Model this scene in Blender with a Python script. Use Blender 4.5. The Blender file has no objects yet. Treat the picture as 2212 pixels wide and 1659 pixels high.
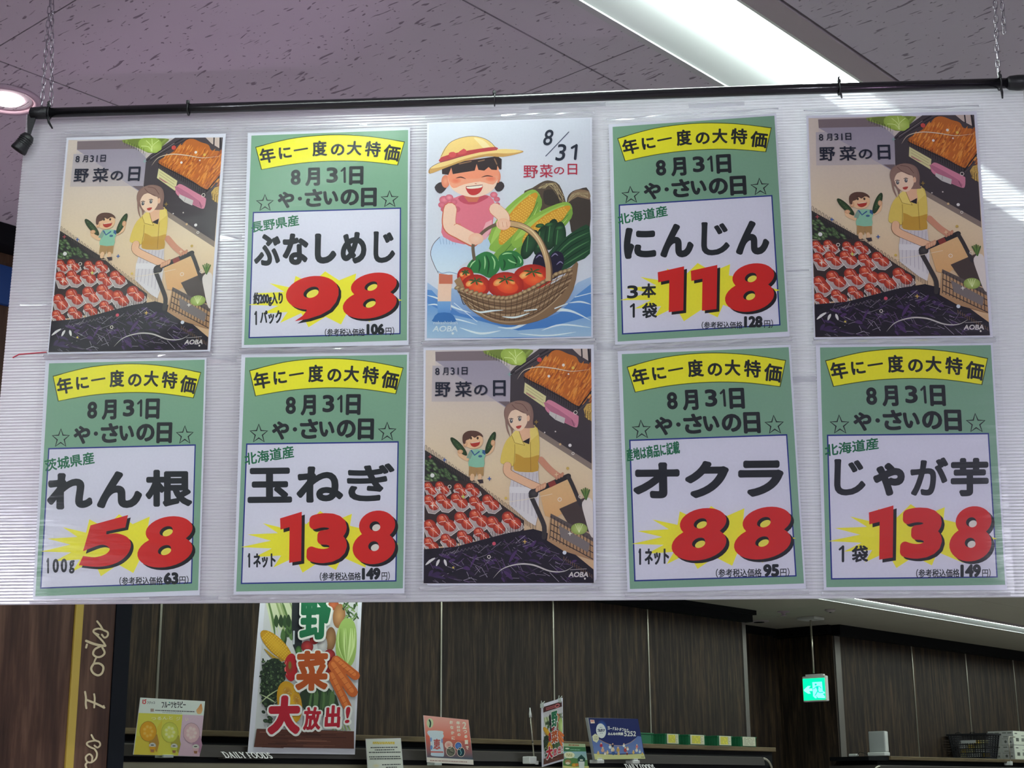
import bpy, math, random
import numpy as np
from mathutils import Vector, Matrix
from mathutils.geometry import tessellate_polygon
random.seed(7)
SC = bpy.context.scene
COL = SC.collection

# ------------------------------------------------------------------ camera, world, exposure
EYE = 1.6
GA = math.radians(41.556)                 # azimuth of the shop's main axis
A = Vector((math.sin(GA), math.cos(GA), 0))
B = Vector((-math.cos(GA), math.sin(GA), 0))
TH = math.pi / 2 - GA
cam = bpy.data.objects.new('camera', bpy.data.cameras.new('camera'))
COL.objects.link(cam)
cam.data.sensor_fit = 'HORIZONTAL'
cam.data.sensor_width = 36
cam.data.lens = 36 * 3283.76 / 2212
pit, roll = math.radians(15.0572), math.radians(-0.4315)
F = Vector((0, math.cos(pit), math.sin(pit)))
U0 = Vector((0, -math.sin(pit), math.cos(pit)))
R0 = Vector((1, 0, 0))
Rc = R0 * math.cos(roll) + U0 * math.sin(roll)
Uc = U0 * math.cos(roll) - R0 * math.sin(roll)
M = Matrix((Rc, Uc, -F)).transposed().to_4x4()
M.translation = (0, 0, EYE)
cam.matrix_world = M
cam.data.clip_start = 0.05
SC.camera = cam
SC.view_settings.view_transform = 'Standard'
SC.view_settings.look = 'None'
SC.view_settings.gamma = 1
SC.view_settings.use_curve_mapping = False
SC.view_settings.exposure = 0.85

w = bpy.data.worlds.new('World'); SC.world = w; w.use_nodes = True
w.node_tree.nodes['Background'].inputs[0].default_value = (.8, .8, 1, 1)
w.node_tree.nodes['Background'].inputs[1].default_value = 0.0

LINE_E = 16.0        # radiance of the ceiling line lamps
FRONT_E = 23.0       # the lavender-tinted line over the produce aisle behind the camera
SPOT_W = (320, 430)   # added fill spotlights that brighten the board, left and right


# ------------------------------------------------------------------ materials
def lin(h):
    h = h.lstrip('#'); r = []
    for i in (0, 2, 4):
        c = int(h[i:i+2], 16) / 255
        r.append(c / 12.92 if c <= .04045 else ((c + .055) / 1.055) ** 2.4)
    return r
PG = (1.06, 1.09, .93)
def pc(h):                                # printed colour -> reflectance
    c = [a * g for a, g in zip(lin(h), PG)]; k = min(1, .88 / max(max(c), 1e-6))
    return tuple(a * k for a in c) + (1.,)

def nmat(name):
    m = bpy.data.materials.new(name); m.use_nodes = True
    return m, m.node_tree.nodes, m.node_tree.links
def pm(name, col, rough=.5, metal=0., spec=.5, emit=None, es=0., bump=None):
    m, N, L = nmat(name); b = N['Principled BSDF']
    c = lin(col) if isinstance(col, str) else col
    b.inputs['Base Color'].default_value = (*c[:3], 1)
    b.inputs['Roughness'].default_value = rough
    b.inputs['Metallic'].default_value = metal
    b.inputs['Specular IOR Level'].default_value = spec
    if emit:
        b.inputs['Emission Color'].default_value = (*lin(emit), 1)
        b.inputs['Emission Strength'].default_value = es
    n = N.new('ShaderNodeTexNoise'); n.inputs['Scale'].default_value = bump[0] if bump else 60
    tc = N.new('ShaderNodeTexCoord'); L.new(tc.outputs['Object'], n.inputs['Vector'])
    bp = N.new('ShaderNodeBump'); bp.inputs['Strength'].default_value = bump[1] if bump else .04
    bp.inputs['Distance'].default_value = .002
    L.new(n.outputs['Fac'], bp.inputs['Height']); L.new(bp.outputs['Normal'], b.inputs['Normal'])
    return m
def ramp(N, stops):
    r = N.new('ShaderNodeValToRGB'); e = r.color_ramp.elements
    while len(e) < len(stops): e.new(.5)
    for k, (p, c) in enumerate(stops):
        e[k].position = p; e[k].color = (*(lin(c) if isinstance(c, str) else c)[:3], 1)
    return r
def wood(name, dark, mid, light, sc=(9, 9, .55), rough=.55):
    m, N, L = nmat(name); b = N['Principled BSDF']
    tc = N.new('ShaderNodeTexCoord'); mp = N.new('ShaderNodeMapping')
    mp.inputs['Scale'].default_value = sc
    L.new(tc.outputs['Object'], mp.inputs['Vector'])
    n = N.new('ShaderNodeTexNoise'); n.inputs['Scale'].default_value = 2.6
    n.inputs['Detail'].default_value = 7; n.inputs['Roughness'].default_value = .62
    n.inputs['Distortion'].default_value = .6
    L.new(mp.outputs['Vector'], n.inputs['Vector'])
    n2 = N.new('ShaderNodeTexNoise'); n2.inputs['Scale'].default_value = 14
    n2.inputs['Detail'].default_value = 4
    L.new(mp.outputs['Vector'], n2.inputs['Vector'])
    mx = N.new('ShaderNodeMath'); mx.operation = 'MULTIPLY_ADD'; mx.inputs[1].default_value = .45
    L.new(n2.outputs['Fac'], mx.inputs[0]); L.new(n.outputs['Fac'], mx.inputs[2])
    r = ramp(N, [(.5, dark), (.7, mid), (.95, light)])
    L.new(mx.outputs[0], r.inputs['Fac']); L.new(r.outputs['Color'], b.inputs['Base Color'])
    b.inputs['Roughness'].default_value = rough
    b.inputs['Specular IOR Level'].default_value = .25
    bp = N.new('ShaderNodeBump'); bp.inputs['Strength'].default_value = .15; bp.inputs['Distance'].default_value = .001
    L.new(mx.outputs[0], bp.inputs['Height']); L.new(bp.outputs['Normal'], b.inputs['Normal'])
    return m

def m_ceiling():
    m, N, L = nmat('ceiling_board'); b = N['Principled BSDF']
    tc = N.new('ShaderNodeTexCoord')
    def layer(scale, ns, lo, hi, dist):
        mp = N.new('ShaderNodeMapping'); mp.inputs['Scale'].default_value = scale
        L.new(tc.outputs['Object'], mp.inputs['Vector'])
        n = N.new('ShaderNodeTexNoise'); n.inputs['Scale'].default_value = ns
        n.inputs['Detail'].default_value = 1.2; n.inputs['Distortion'].default_value = dist
        L.new(mp.outputs['Vector'], n.inputs['Vector'])
        r = N.new('ShaderNodeMapRange'); r.inputs['From Min'].default_value = lo; r.inputs['From Max'].default_value = hi
        L.new(n.outputs['Fac'], r.inputs['Value']); return r.outputs[0]
    a = layer((5.6, 1.15, 1), 17, .66, .70, .6)
    c = layer((1.5, 1.0, 1), 74, .695, .735, .2)
    mx = N.new('ShaderNodeMath'); mx.operation = 'MAXIMUM'
    L.new(a, mx.inputs[0]); L.new(c, mx.inputs[1])
    cl = N.new('ShaderNodeMixRGB'); cl.inputs[1].default_value = (.52, .495, .525, 1); cl.inputs[2].default_value = (.235, .215, .235, 1)
    L.new(mx.outputs[0], cl.inputs[0]); L.new(cl.outputs[0], b.inputs['Base Color'])
    b.inputs['Roughness'].default_value = .8; b.inputs['Specular IOR Level'].default_value = .2
    bp = N.new('ShaderNodeBump'); bp.invert = True; bp.inputs['Strength'].default_value = .6; bp.inputs['Distance'].default_value = .002
    L.new(mx.outputs[0], bp.inputs['Height']); L.new(bp.outputs['Normal'], b.inputs['Normal'])
    return m

def m_print():
    m, N, L = nmat('printed_ink'); b = N['Principled BSDF']
    at = N.new('ShaderNodeAttribute'); at.attribute_name = 'ink'
    n = N.new('ShaderNodeTexNoise'); n.inputs['Scale'].default_value = 260
    tc = N.new('ShaderNodeTexCoord'); L.new(tc.outputs['Object'], n.inputs['Vector'])
    r = N.new('ShaderNodeMapRange'); r.inputs['To Min'].default_value = .96; r.inputs['To Max'].default_value = 1.04
    L.new(n.outputs['Fac'], r.inputs['Value'])
    mx = N.new('ShaderNodeMixRGB'); mx.blend_type = 'MULTIPLY'; mx.inputs[0].default_value = 1
    L.new(at.outputs['Color'], mx.inputs[1]); L.new(r.outputs[0], mx.inputs[2])
    L.new(mx.outputs[0], b.inputs['Base Color'])
    b.inputs['Roughness'].default_value = .62; b.inputs['Specular IOR Level'].default_value = .3
    return m

def m_board(name, transp, col, gl=.08, rough=.18):
    m, N, L = nmat(name); N.remove(N['Principled BSDF']); out = N['Material Output']
    tr = N.new('ShaderNodeBsdfTransparent'); tr.inputs[0].default_value = (.95, .95, .97, 1)
    tl = N.new('ShaderNodeBsdfTranslucent'); tl.inputs[0].default_value = (*col, 1)
    df = N.new('ShaderNodeBsdfDiffuse'); df.inputs[0].default_value = (*col, 1)
    g = N.new('ShaderNodeBsdfGlossy'); g.inputs['Roughness'].default_value = rough
    tc = N.new('ShaderNodeTexCoord'); mp = N.new('ShaderNodeMapping'); mp.inputs['Scale'].default_value = (2, 60, 60)
    n = N.new('ShaderNodeTexNoise'); n.inputs['Scale'].default_value = 3; n.inputs['Detail'].default_value = 4
    L.new(tc.outputs['Object'], mp.inputs[0]); L.new(mp.outputs[0], n.inputs['Vector'])
    bp = N.new('ShaderNodeBump'); bp.inputs['Strength'].default_value = .25; bp.inputs['Distance'].default_value = .001
    L.new(n.outputs['Fac'], bp.inputs['Height'])
    for s in (g, df): L.new(bp.outputs['Normal'], s.inputs['Normal'])
    m1 = N.new('ShaderNodeMixShader'); m1.inputs[0].default_value = .66
    L.new(df.outputs[0], m1.inputs[1]); L.new(tl.outputs[0], m1.inputs[2])
    m2 = N.new('ShaderNodeMixShader'); m2.inputs[0].default_value = transp
    L.new(m1.outputs[0], m2.inputs[1]); L.new(tr.outputs[0], m2.inputs[2])
    m3 = N.new('ShaderNodeMixShader'); m3.inputs[0].default_value = gl
    L.new(m2.outputs[0], m3.inputs[1]); L.new(g.outputs[0], m3.inputs[2])
    L.new(m3.outputs[0], out.inputs[0])
    return m

def m_sleeve():
    m, N, L = nmat('clear_plastic_film'); N.remove(N['Principled BSDF']); out = N['Material Output']
    tr = N.new('ShaderNodeBsdfTransparent'); tr.inputs[0].default_value = (.97, .97, .975, 1)
    g = N.new('ShaderNodeBsdfGlossy'); g.inputs['Roughness'].default_value = .2
    tc = N.new('ShaderNodeTexCoord'); mp = N.new('ShaderNodeMapping'); mp.inputs['Scale'].default_value = (6, 30, 6)
    n = N.new('ShaderNodeTexNoise'); n.inputs['Scale'].default_value = 1.6; n.inputs['Detail'].default_value = 3
    L.new(tc.outputs['Object'], mp.inputs[0]); L.new(mp.outputs[0], n.inputs['Vector'])
    bp = N.new('ShaderNodeBump'); bp.inputs['Strength'].default_value = .22; bp.inputs['Distance'].default_value = .004
    L.new(n.outputs['Fac'], bp.inputs['Height']); L.new(bp.outputs['Normal'], g.inputs['Normal'])
    fr = N.new('ShaderNodeFresnel'); fr.inputs[0].default_value = 1.24
    mx = N.new('ShaderNodeMixShader'); L.new(fr.outputs[0], mx.inputs[0])
    L.new(tr.outputs[0], mx.inputs[1]); L.new(g.outputs[0], mx.inputs[2]); L.new(mx.outputs[0], out.inputs[0])
    return m

MT = dict(
    ceiling=m_ceiling(), ink=m_print(),
    slab=pm('grey_concrete', '#6f6a6c', .8),
    plain_ceiling=pm('plain_painted_ceiling', '#a9a797', .8),
    floor=pm('vinyl_floor', '#cfc8c4', .35),
    plaster=pm('painted_plaster', '#8c8580', .8),
    wood=wood('dark_walnut_panel', '#17120f', '#2c241d', '#554431', rough=.6),
    wood2=wood('brown_walnut_board', '#2f2119', '#4b3629', '#745a47', (5, 5, .35), .4),
    ledge=wood('walnut_ledge', '#4c4234', '#66583f', '#7d6e52', (.5, 6, 8)),
    black=pm('black_laminate', '#06080c', .7, spec=.2),
    navy=pm('navy_laminate', '#060d14', .65, spec=.2),
    yellow=pm('yellow_strip', '#b8a040', .5),
    blue=pm('blue_sign', '#0c3a78', .5),
    cream=pm('cream_lettering', '#b9aa90', .5),
    alu=pm('satin_aluminium', '#b9b6a4', .3, .85),
    grey_strip=pm('grey_edge_strip', '#77736c', .45, .3),
    khaki=pm('khaki_enamel', '#99957a', .5),
    canopy=pm('dark_brown_enamel', '#3d3934', .38, .2),
    white_letter=pm('white_acrylic', '#f1f6f0', .4, emit='#f1f6f0', es=.12),
    pipe=pm('black_coated_pipe', '#141417', .22, spec=.6, bump=(150, .12)),
    rubber=pm('black_rubber', '#16181a', .45, bump=(200, .3)),
    chain=pm('galvanised_steel', '#a8a4ac', .28, 1.),
    board=m_board('corrugated_polypropylene', .17, (.93, .93, .95)),
    web=m_board('corrugated_polypropylene_web', .06, (.42, .41, .46), .03),
    sleeve=m_sleeve(),
    tape=m_board('clear_tape_with_glare', .62, (.88, .88, .92), .16, .10),  # whitish haze in the colour imitates glare on the clear film
    paper=pm('white_paper', (.73, .74, .80), .6),
    card=pm('white_card', '#e6e6e2', .5),
    lamp=pm('lamp_diffuser', '#ffffff', .5, emit='#f1fffa', es=LINE_E),
    lamp2=pm('lamp_diffuser_lavender', '#ffffff', .5, emit='#d9d0ff', es=FRONT_E),
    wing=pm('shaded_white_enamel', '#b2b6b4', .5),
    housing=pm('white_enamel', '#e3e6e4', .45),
    reflector=pm('brushed_reflector', '#c9cecd', .25, .8),
    trim=pm('grey_trim', '#a9a1a1', .6),
    dl=pm('downlight_lens', '#ffffff', .5, emit='#ffe6e6', es=14),
    dlring=pm('downlight_ring', '#b5a3ae', .4),
    dlcone=pm('downlight_cone', '#7d6a76', .35, .3),
    nylon=pm('clear_nylon_line', '#b5b5b5', .3),
    green_plastic=pm('green_plastic', '#1d6b44', .45),
    dark_plastic=pm('black_plastic', '#15181c', .45),
    white_plastic=pm('white_plastic', '#cfd2cc', .4),
    grey_plastic=pm('grey_plastic', '#9ea39f', .5),
    carton=pm('grey_white_carton', '#a3a6a0', .7),
    red=pm('red_string', '#c01f3a', .5),
    clip=pm('clear_clip', '#b8c2b8', .25, spec=.8),
    note=pm('paper_note', '#c9cbb0', .6),
    pale=pm('pale_wrapper', '#a9a77a', .6),
)


# ------------------------------------------------------------------ mesh helpers
class MB:
    def __init__(s): s.v = []; s.f = []
    def add(s, vs, fs):
        o = len(s.v); s.v += [tuple(x) for x in vs]; s.f += [tuple(i + o for i in f) for f in fs]; return s
    def box(s, x0, x1, y0, y1, z0, z1, b=0.):
        if b <= 0:
            return s.add([(x0,y0,z0),(x1,y0,z0),(x1,y1,z0),(x0,y1,z0),(x0,y0,z1),(x1,y0,z1),(x1,y1,z1),(x0,y1,z1)],
                         [(0,3,2,1),(4,5,6,7),(0,1,5,4),(1,2,6,5),(2,3,7,6),(3,0,4,7)])
        out = [(x0+b,y0),(x1-b,y0),(x1,y0+b),(x1,y1-b),(x1-b,y1),(x0+b,y1),(x0,y1-b),(x0,y0+b)]
        inn = [(x0+b,y0+b),(x1-b,y0+b),(x1-b,y0+b),(x1-b,y1-b),(x1-b,y1-b),(x0+b,y1-b),(x0+b,y1-b),(x0+b,y0+b)]
        vs = [(x,y,z0) for x,y in inn]+[(x,y,z0+b) for x,y in out]+[(x,y,z1-b) for x,y in out]+[(x,y,z1) for x,y in inn]
        fs = [tuple(range(7,-1,-1)), tuple(range(24,32))]
        for r in range(3):
            for k in range(8):
                a, c = r*8+k, r*8+(k+1) % 8
                fs.append((a, c, c+8, a+8))
        return s.add(vs, fs)
    def prism(s, prof, x0, x1, axis='x'):
        n = len(prof)
        def P(x, p): return (x, p[0], p[1]) if axis == 'x' else ((p[0], x, p[1]) if axis == 'y' else (p[0], p[1], x))
        return s.add([P(x0, p) for p in prof] + [P(x1, p) for p in prof],
                     [tuple(range(n-1, -1, -1)), tuple(range(n, 2*n))] + [(k, (k+1) % n, n+(k+1) % n, n+k) for k in range(n)])
    def tube(s, pts, r, n=8, closed=False, rs=None):
        pts = [Vector(p) for p in pts]; m = len(pts); rings = []
        prev = None
        for i, p in enumerate(pts):
            if closed: t = pts[(i+1) % m] - pts[i-1]
            else: t = pts[min(i+1, m-1)] - pts[max(i-1, 0)]
            t.normalize()
            if prev is None:
                prev = t.cross(Vector((0, 0, 1)))
                if prev.length < .1: prev = t.cross(Vector((1, 0, 0)))
            nn = (prev - t * prev.dot(t)).normalized(); prev = nn; bb = t.cross(nn)
            rr = rs[i] if rs else r
            rings.append([p + (nn * math.cos(2*math.pi*k/n) + bb * math.sin(2*math.pi*k/n)) * rr for k in range(n)])
        vs = [v for q in rings for v in q]; fs = []
        for i in range(m if closed else m-1):
            a, c = i*n, ((i+1) % m)*n
            for k in range(n): fs.append((a+k, a+(k+1) % n, c+(k+1) % n, c+k))
        if not closed: fs += [tuple(range(n-1, -1, -1)), tuple((m-1)*n+k for k in range(n))]
        return s.add(vs, fs)
    def lathe(s, prof, n=24, c=(0, 0, 0)):
        vs = []; fs = []
        for r, z in prof:
            for k in range(n): vs.append((c[0]+r*math.cos(2*math.pi*k/n), c[1]+r*math.sin(2*math.pi*k/n), c[2]+z))
        for i in range(len(prof)-1):
            for k in range(n): fs.append((i*n+k, i*n+(k+1) % n, (i+1)*n+(k+1) % n, (i+1)*n+k))
        return s.add(vs, fs)
    def build(s, name, mat, parent=None, smooth=False, loc=None):
        me = bpy.data.meshes.new(name); me.from_pydata([tuple(v) for v in s.v], [], s.f); me.update()
        me.materials.append(MT[mat] if isinstance(mat, str) else mat)
        if smooth:
            for p in me.polygons: p.use_smooth = True
        o = bpy.data.objects.new(name, me); COL.objects.link(o)
        if parent: o.parent = parent
        if loc: o.location = loc
        return o

def tag(o, label=None, cat=None, group=None, kind=None):
    if label: o['label'] = label
    if cat: o['category'] = cat
    if group: o['group'] = group
    if kind: o['kind'] = kind
    return o
def at(u, v, z): return A * u + B * v + Vector((0, 0, z))
def thing(name, label, cat, u, v, z, group=None, rot=0.):
    o = bpy.data.objects.new(name, None); COL.objects.link(o); o.empty_display_size = .05
    o.location = at(u, v, z); o.rotation_euler = (0, 0, TH + rot)
    return tag(o, label, cat, group)
def struct(o):
    o.rotation_euler = (0, 0, TH); return tag(o, kind='structure')
def copy_tree(o, parent=None):
    c = o.copy(); COL.objects.link(c)
    if parent: c.parent = parent
    for ch in list(o.children): copy_tree(ch, c)
    return c

# ------------------------------------------------------------------ flat print (vector artwork on paper)
_glyphs = {}
def glyph(s):
    if s in _glyphs: return _glyphs[s]
    cu = bpy.data.curves.new('t', 'FONT'); cu.body = s; cu.resolution_u = 4
    ob = bpy.data.objects.new('t', cu); COL.objects.link(ob)
    dg = bpy.context.evaluated_depsgraph_get(); dg.update()
    me = bpy.data.meshes.new_from_object(ob.evaluated_get(dg))
    vs = np.array([v.co[:2] for v in me.vertices]); fs = [tuple(p.vertices) for p in me.polygons]
    bpy.data.objects.remove(ob); bpy.data.curves.remove(cu); bpy.data.meshes.remove(me)
    mn = vs.min(0); mx = vs.max(0); d = np.maximum(mx - mn, 1e-6)
    vs = (vs - mn) / d; vs[:, 1] = 1 - vs[:, 1]
    _glyphs[s] = (vs, fs); return _glyphs[s]

def hom(src, dst):
    Am = []; b = []
    for (x, y), (X, Y) in zip(src, dst):
        Am += [[x, y, 1, 0, 0, 0, -X*x, -X*y], [0, 0, 0, x, y, 1, -Y*x, -Y*y]]; b += [X, Y]
    h = np.linalg.solve(np.array(Am, float), np.array(b, float)); return np.append(h, 1).reshape(3, 3)
def catmull(pts, n=5, closed=True):
    P = [np.array(p, float) for p in pts]; m = len(P); out = []
    for i in range(m if closed else m-1):
        p0 = P[i-1] if closed or i > 0 else P[i]; p1 = P[i]; p2 = P[(i+1) % m]
        p3 = P[(i+2) % m] if closed or i+2 < m else p2
        for k in range(n):
            t = k/n
            out.append(.5*((2*p1)+(-p0+p2)*t+(2*p0-5*p1+4*p2-p3)*t*t+(-p0+3*p1-3*p2+p3)*t**3))
    if not closed: out.append(P[-1])
    return out

class Art:
    """flat printed artwork; coordinates are given on a reference sheet and mapped to the real sheet"""
    def __init__(s, quad, z=.0006, dz=1.4e-6):
        s.quad = quad; s.z = z; s.dz = dz; s.V = []; s.F = []; s.C = []; s.n = 0; s.H = None; s.clip = None
    def ref(s, q): s.H = hom(q, s.quad); return s
    def emit(s, pts, faces, cols):
        if s.clip:
            yt, yb, lt, lb, rt, rb = s.clip; q = []
            for x, y in pts:
                y = min(max(y, yt), yb); f_ = (y-yt)/(yb-yt); q.append((min(max(x, lt+(lb-lt)*f_), rt+(rb-rt)*f_), y))
            pts = q
        p = np.c_[np.array(pts, float), np.ones(len(pts))] @ s.H.T
        p = p[:, :2] / p[:, 2:3]
        s.V.append(np.c_[p, np.full(len(p), s.z)]); s.F += [tuple(i + s.n for i in f) for f in faces]
        s.C += cols; s.n += len(p); s.z += s.dz
    def poly(s, pts, col, sm=0, col2=None):
        if sm: pts = catmull(pts, sm)
        v = [Vector((p[0], p[1], 0)) for p in pts]
        tri = tessellate_polygon([v])
        c = pc(col); cs = [c] * len(v)
        if col2:
            c2 = pc(col2); ys = [p[1] for p in pts]; a, b = min(ys), max(ys)
            cs = [tuple(c[k] + (c2[k]-c[k]) * (y-a)/(b-a) for k in range(4)) for y in ys]
        s.emit([(p[0], p[1]) for p in pts], tri, cs)
    def rect(s, x0, y0, x1, y1, col, col2=None): s.poly([(x0,y0),(x1,y0),(x1,y1),(x0,y1)], col, 0, col2)
    def ell(s, cx, cy, rx, ry, col, col2=None, rot=0, n=20):
        c, sn = math.cos(math.radians(rot)), math.sin(math.radians(rot))
        pts = [(cx, cy)]
        for k in range(n):
            a = 2*math.pi*k/n; x, y = rx*math.cos(a), ry*math.sin(a); pts.append((cx+x*c-y*sn, cy+x*sn+y*c))
        s.emit(pts, [(0, 1+k, 1+(k+1) % n) for k in range(n)], [pc(col)] + [pc(col2 or col)] * n)
    def stroke(s, pts, w, col, sm=5, closed=False, taper=False, caps=True):
        if sm and len(pts) > 2: pts = catmull(pts, sm, closed)
        P = [np.array(p, float) for p in pts]; m = len(P); vs = []; fs = []
        for i, p in enumerate(P):
            t = (P[(i+1) % m]-P[i-1]) if closed else (P[min(i+1, m-1)]-P[max(i-1, 0)])
            t = t / (np.linalg.norm(t)+1e-9); nn = np.array([-t[1], t[0]])
            ww = w/2 * (1 if not taper else max(.08, math.sin(math.pi*(i+.4)/(m-.2))))
            vs += [p+nn*ww, p-nn*ww]
        for i in range(m if closed else m-1):
            a, b = 2*i, 2*((i+1) % m); fs.append((a, a+1, b+1, b))
        s.emit(vs, fs, [pc(col)]*len(vs))
        if caps and not taper and not closed and w > 6:
            for q in (P[0], P[-1]): s.ell(q[0], q[1], w/2, w/2, col, n=10)
    def text(s, t, tl, tr, bl, col, r=0., sq=False, off=None, rings=1):
        """fit the ink of t into the parallelogram; r thickens the strokes (units of the reference)"""
        vs, fs = glyph(t)
        tl, tr, bl = (np.array(p, float) for p in (tl, tr, bl))
        ex, ey = tr-tl, bl-tl
        lx, ly = np.linalg.norm(ex), np.linalg.norm(ey)
        tl = tl + ex/lx*r + ey/ly*r; ex = ex*(1-2*r/lx); ey = ey*(1-2*r/ly)
        base = tl + vs[:, :1]*ex + vs[:, 1:]*ey
        if off is not None: base = base + np.array(off)
        sh = [(0, 0)]
        if r > 0:
            for q in range(1, rings+1):
                rr = r*q/rings
                if sq:
                    sh += [(x*rr, y*rr) for x in (-1, 0, 1) for y in (-1, 0, 1) if x or y]
                else:
                    k = 10 if r < 8 else (20 if r < 28 else 30)
                    sh += [(rr*math.cos(2*math.pi*j/k), rr*math.sin(2*math.pi*j/k)) for j in range(k)]
        dz = s.dz; s.dz = dz*.4
        for d in sh: s.emit(base+np.array(d), fs, [pc(col)]*len(base))
        s.dz = dz; s.z += dz
    def tb(s, t, x0, y0, x1, y1, col, r=0., sh=0, sk=0, **k):
        """text in a box; sh = slant to the right at the top, sk = rise of the right side"""
        if t == '1':
            H_ = y1-y0; w_ = max(H_*.12, min(H_*.17, (x1-x0)*.45)); xs = x1-w_/2; b = xs-abs(sh)*.5
            s.stroke([(x0+w_*.4, y0+.24*H_), ((x0+xs)/2+w_*.1, y0+.16*H_), (xs, y0+w_*.5)], w_*.85, col, 3)
            s.stroke([(xs, y0+w_*.45), (b, y1-w_*.4)], w_, col, 0); return
        s.text(t, (x0+max(sh, 0), y0+sk), (x1+min(sh,0), y0), (x0-min(sh,0), y1), col, r, **k)
    def build(s, name, parent, label=None, mat='ink', off=(0, 0, 0)):
        me = bpy.data.meshes.new(name); V = np.concatenate(s.V)
        me.from_pydata((V+np.array(off)).tolist(), [], s.F); me.update()
        ca = me.color_attributes.new('ink', 'FLOAT_COLOR', 'POINT')
        ca.data.foreach_set('color', np.array(s.C, np.float32).ravel())
        me.materials.append(MT[mat]); o = bpy.data.objects.new(name, me); COL.objects.link(o); o.parent = parent
        if label: o['label'] = label
        return o

# ------------------------------------------------------------------ the shop shell
CZ = 3.12                                  # ceiling height
o = MB().box(-9, 21, -9, 9, -.1, 0).build('floor', 'floor'); struct(o)
ceil = MB().box(-9, 21, -9, 9, CZ+.10, CZ+.2).build('ceiling', 'slab'); struct(ceil)
# plasterboard panels, 0.91 m grid interrupted by the line lamps
vrows = [(v0, v0+.91) for v0 in (1.87, 2.78, 3.69, 4.60)] + [(5.51, 6.105), (1.712, 1.87), (.492, 1.402), (6.43, 7.34), (7.34, 8.02)]
pan = {}
for v0, v1 in vrows:
    h = round(v1-v0-.003, 4)
    for k in range(-2, 21):
        u0 = 1.4547 + .91*k
        if (v0, v1) == (7.34, 8.02) and not 10 < u0 < 13: continue
        if v0 >= 3.69 and u0 + .91 < 2.5: continue
        if v0 == .492 and k > 9: continue
        if v0 > 6 and u0 < 2.2: continue
        key = (h, v0 > 4.5)
        if key not in pan: pan[key] = MB().box(.0015, .9085, .0015, h, 0, .012).build('ceiling_panel', 'plain_ceiling' if key[1] else 'ceiling', ceil); q = pan[key]
        else: q = pan[key].copy(); COL.objects.link(q)
        q.location = (u0, v0, CZ)
for b_ in ((-9, 21, -9, -3.3), (-9, 21, -3.0, .49), (-9, -.367, .49, 1.402), (10.56, 21, .49, 1.402), (-9, -.367, 1.71, 6.105), (19.65, 21, 1.402, 6.105), (-9, 2.36, 6.1, 9), (2.36, 10.54, 7.34, 9), (13.3, 21, 7.34, 9), (19.6, 21, 6.1, 7.4)):
    MB().box(*b_, CZ+.001, CZ+.013).build('ceiling_plate', 'plain_ceiling', ceil)

def wall(name, segs, mat='plaster'):
    m = MB()
    for q in segs: m.box(*q)
    return struct(m.build(name, mat))
wall('wall_front', [(-9, 21, -9.1, -9, 0, 3.2)])
wall('wall_right', [(21, 21.1, -9, 9, 0, 3.2)])
wall('wall_side', [(-9.1, -9, -9, 9, 0, 3.2)])

# left block, clad in brown walnut
wl = wall('wall_left', [(-9, 2.531, 3.72, 7.35, 0, 3.12)], 'black')
def part(parent, name, mat, *b, label=None):
    o = MB().box(*b).build(name, mat, parent)
    if label: o['label'] = label
    return o
for k in range(9):
    x1 = 2.347 - k*1.2
    part(wl, 'wood_panel', 'wood2', x1-1.197, x1, 3.70, 3.72, 0, 3.06)
part(wl, 'yellow_strip', 'yellow', 2.348, 2.372, 3.694, 3.72, 0, 3.06, label='mustard yellow vertical strip')
part(wl, 'lettered_board', 'wood2', 2.373, 2.479, 3.70, 3.72, 0, 3.06)
part(wl, 'corner_strip', 'navy', 2.480, 2.531, 3.696, 3.72, 0, 3.06, label='dark navy corner strip')
part(wl, 'cornice', 'black', -9, 2.531, 3.63, 3.72, 3.06, 3.119)
part(wl, 'blue_sign', 'blue', 1.75, 2.077, 3.685, 3.70, 2.91, 3.02, label='plain blue sign board at the very left')

# middle wall of dark panels with silver joint strips
wb = wall('wall_back', [(2.531, 11.33, 7.37, 9, 0, 3.12)], 'black')
js = [2.535, 4.074, 5.228, 6.382, 7.536, 8.73, 9.908, 11.28]
for a_, b_ in zip(js[:-1], js[1:]):
    part(wb, 'wood_panel', 'wood', a_+.008, b_-.008, 7.35, 7.37, 1.5, 3.02)
for x in js[1:-1]: part(wb, 'joint_strip', 'alu', x-.007, x+.007, 7.344, 7.37, 1.5, 3.02)
part(wb, 'corner_strip', 'grey_strip', 11.274, 11.33, 7.344, 7.37, 1.5, 3.02)
m = MB().box(2.531, 11.335, 7.27, 7.37, 3.02, 3.08).box(2.531, 11.36, 7.245, 7.37, 3.08, 3.119); o = m.build('cornice', 'black', wb)
struct(MB().box(2.54, 11.31, 7.085, 7.35, 1.918, 1.953, .004).build('trim_1', 'ledge'))
wall('trim_2', [(2.54, 11.28, 7.11, 7.35, 1.35, 1.918)], 'black')
# recess between the two runs
wr = wall('wall_recess', [(11.33, 12.93, 8.03, 9, 0, 3.12), (12.92, 12.96, 7.40, 8.03, 0, 3.12)], 'black')
for k in range(2): part(wr, 'wood_panel', 'wood', 11.335+k*.79, 12.12+k*.79, 8.01, 8.03, 0, 3.05)
part(wr, 'wood_panel', 'wood', 12.90, 12.92, 7.40, 8.02, 0, 3.03)
part(wr, 'cornice', 'black', 11.33, 12.9, 7.96, 8.03, 3.05, 3.119)
part(wr, 'cornice', 'black', 12.83, 12.92, 7.40, 8.03, 3.04, 3.119)
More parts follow.
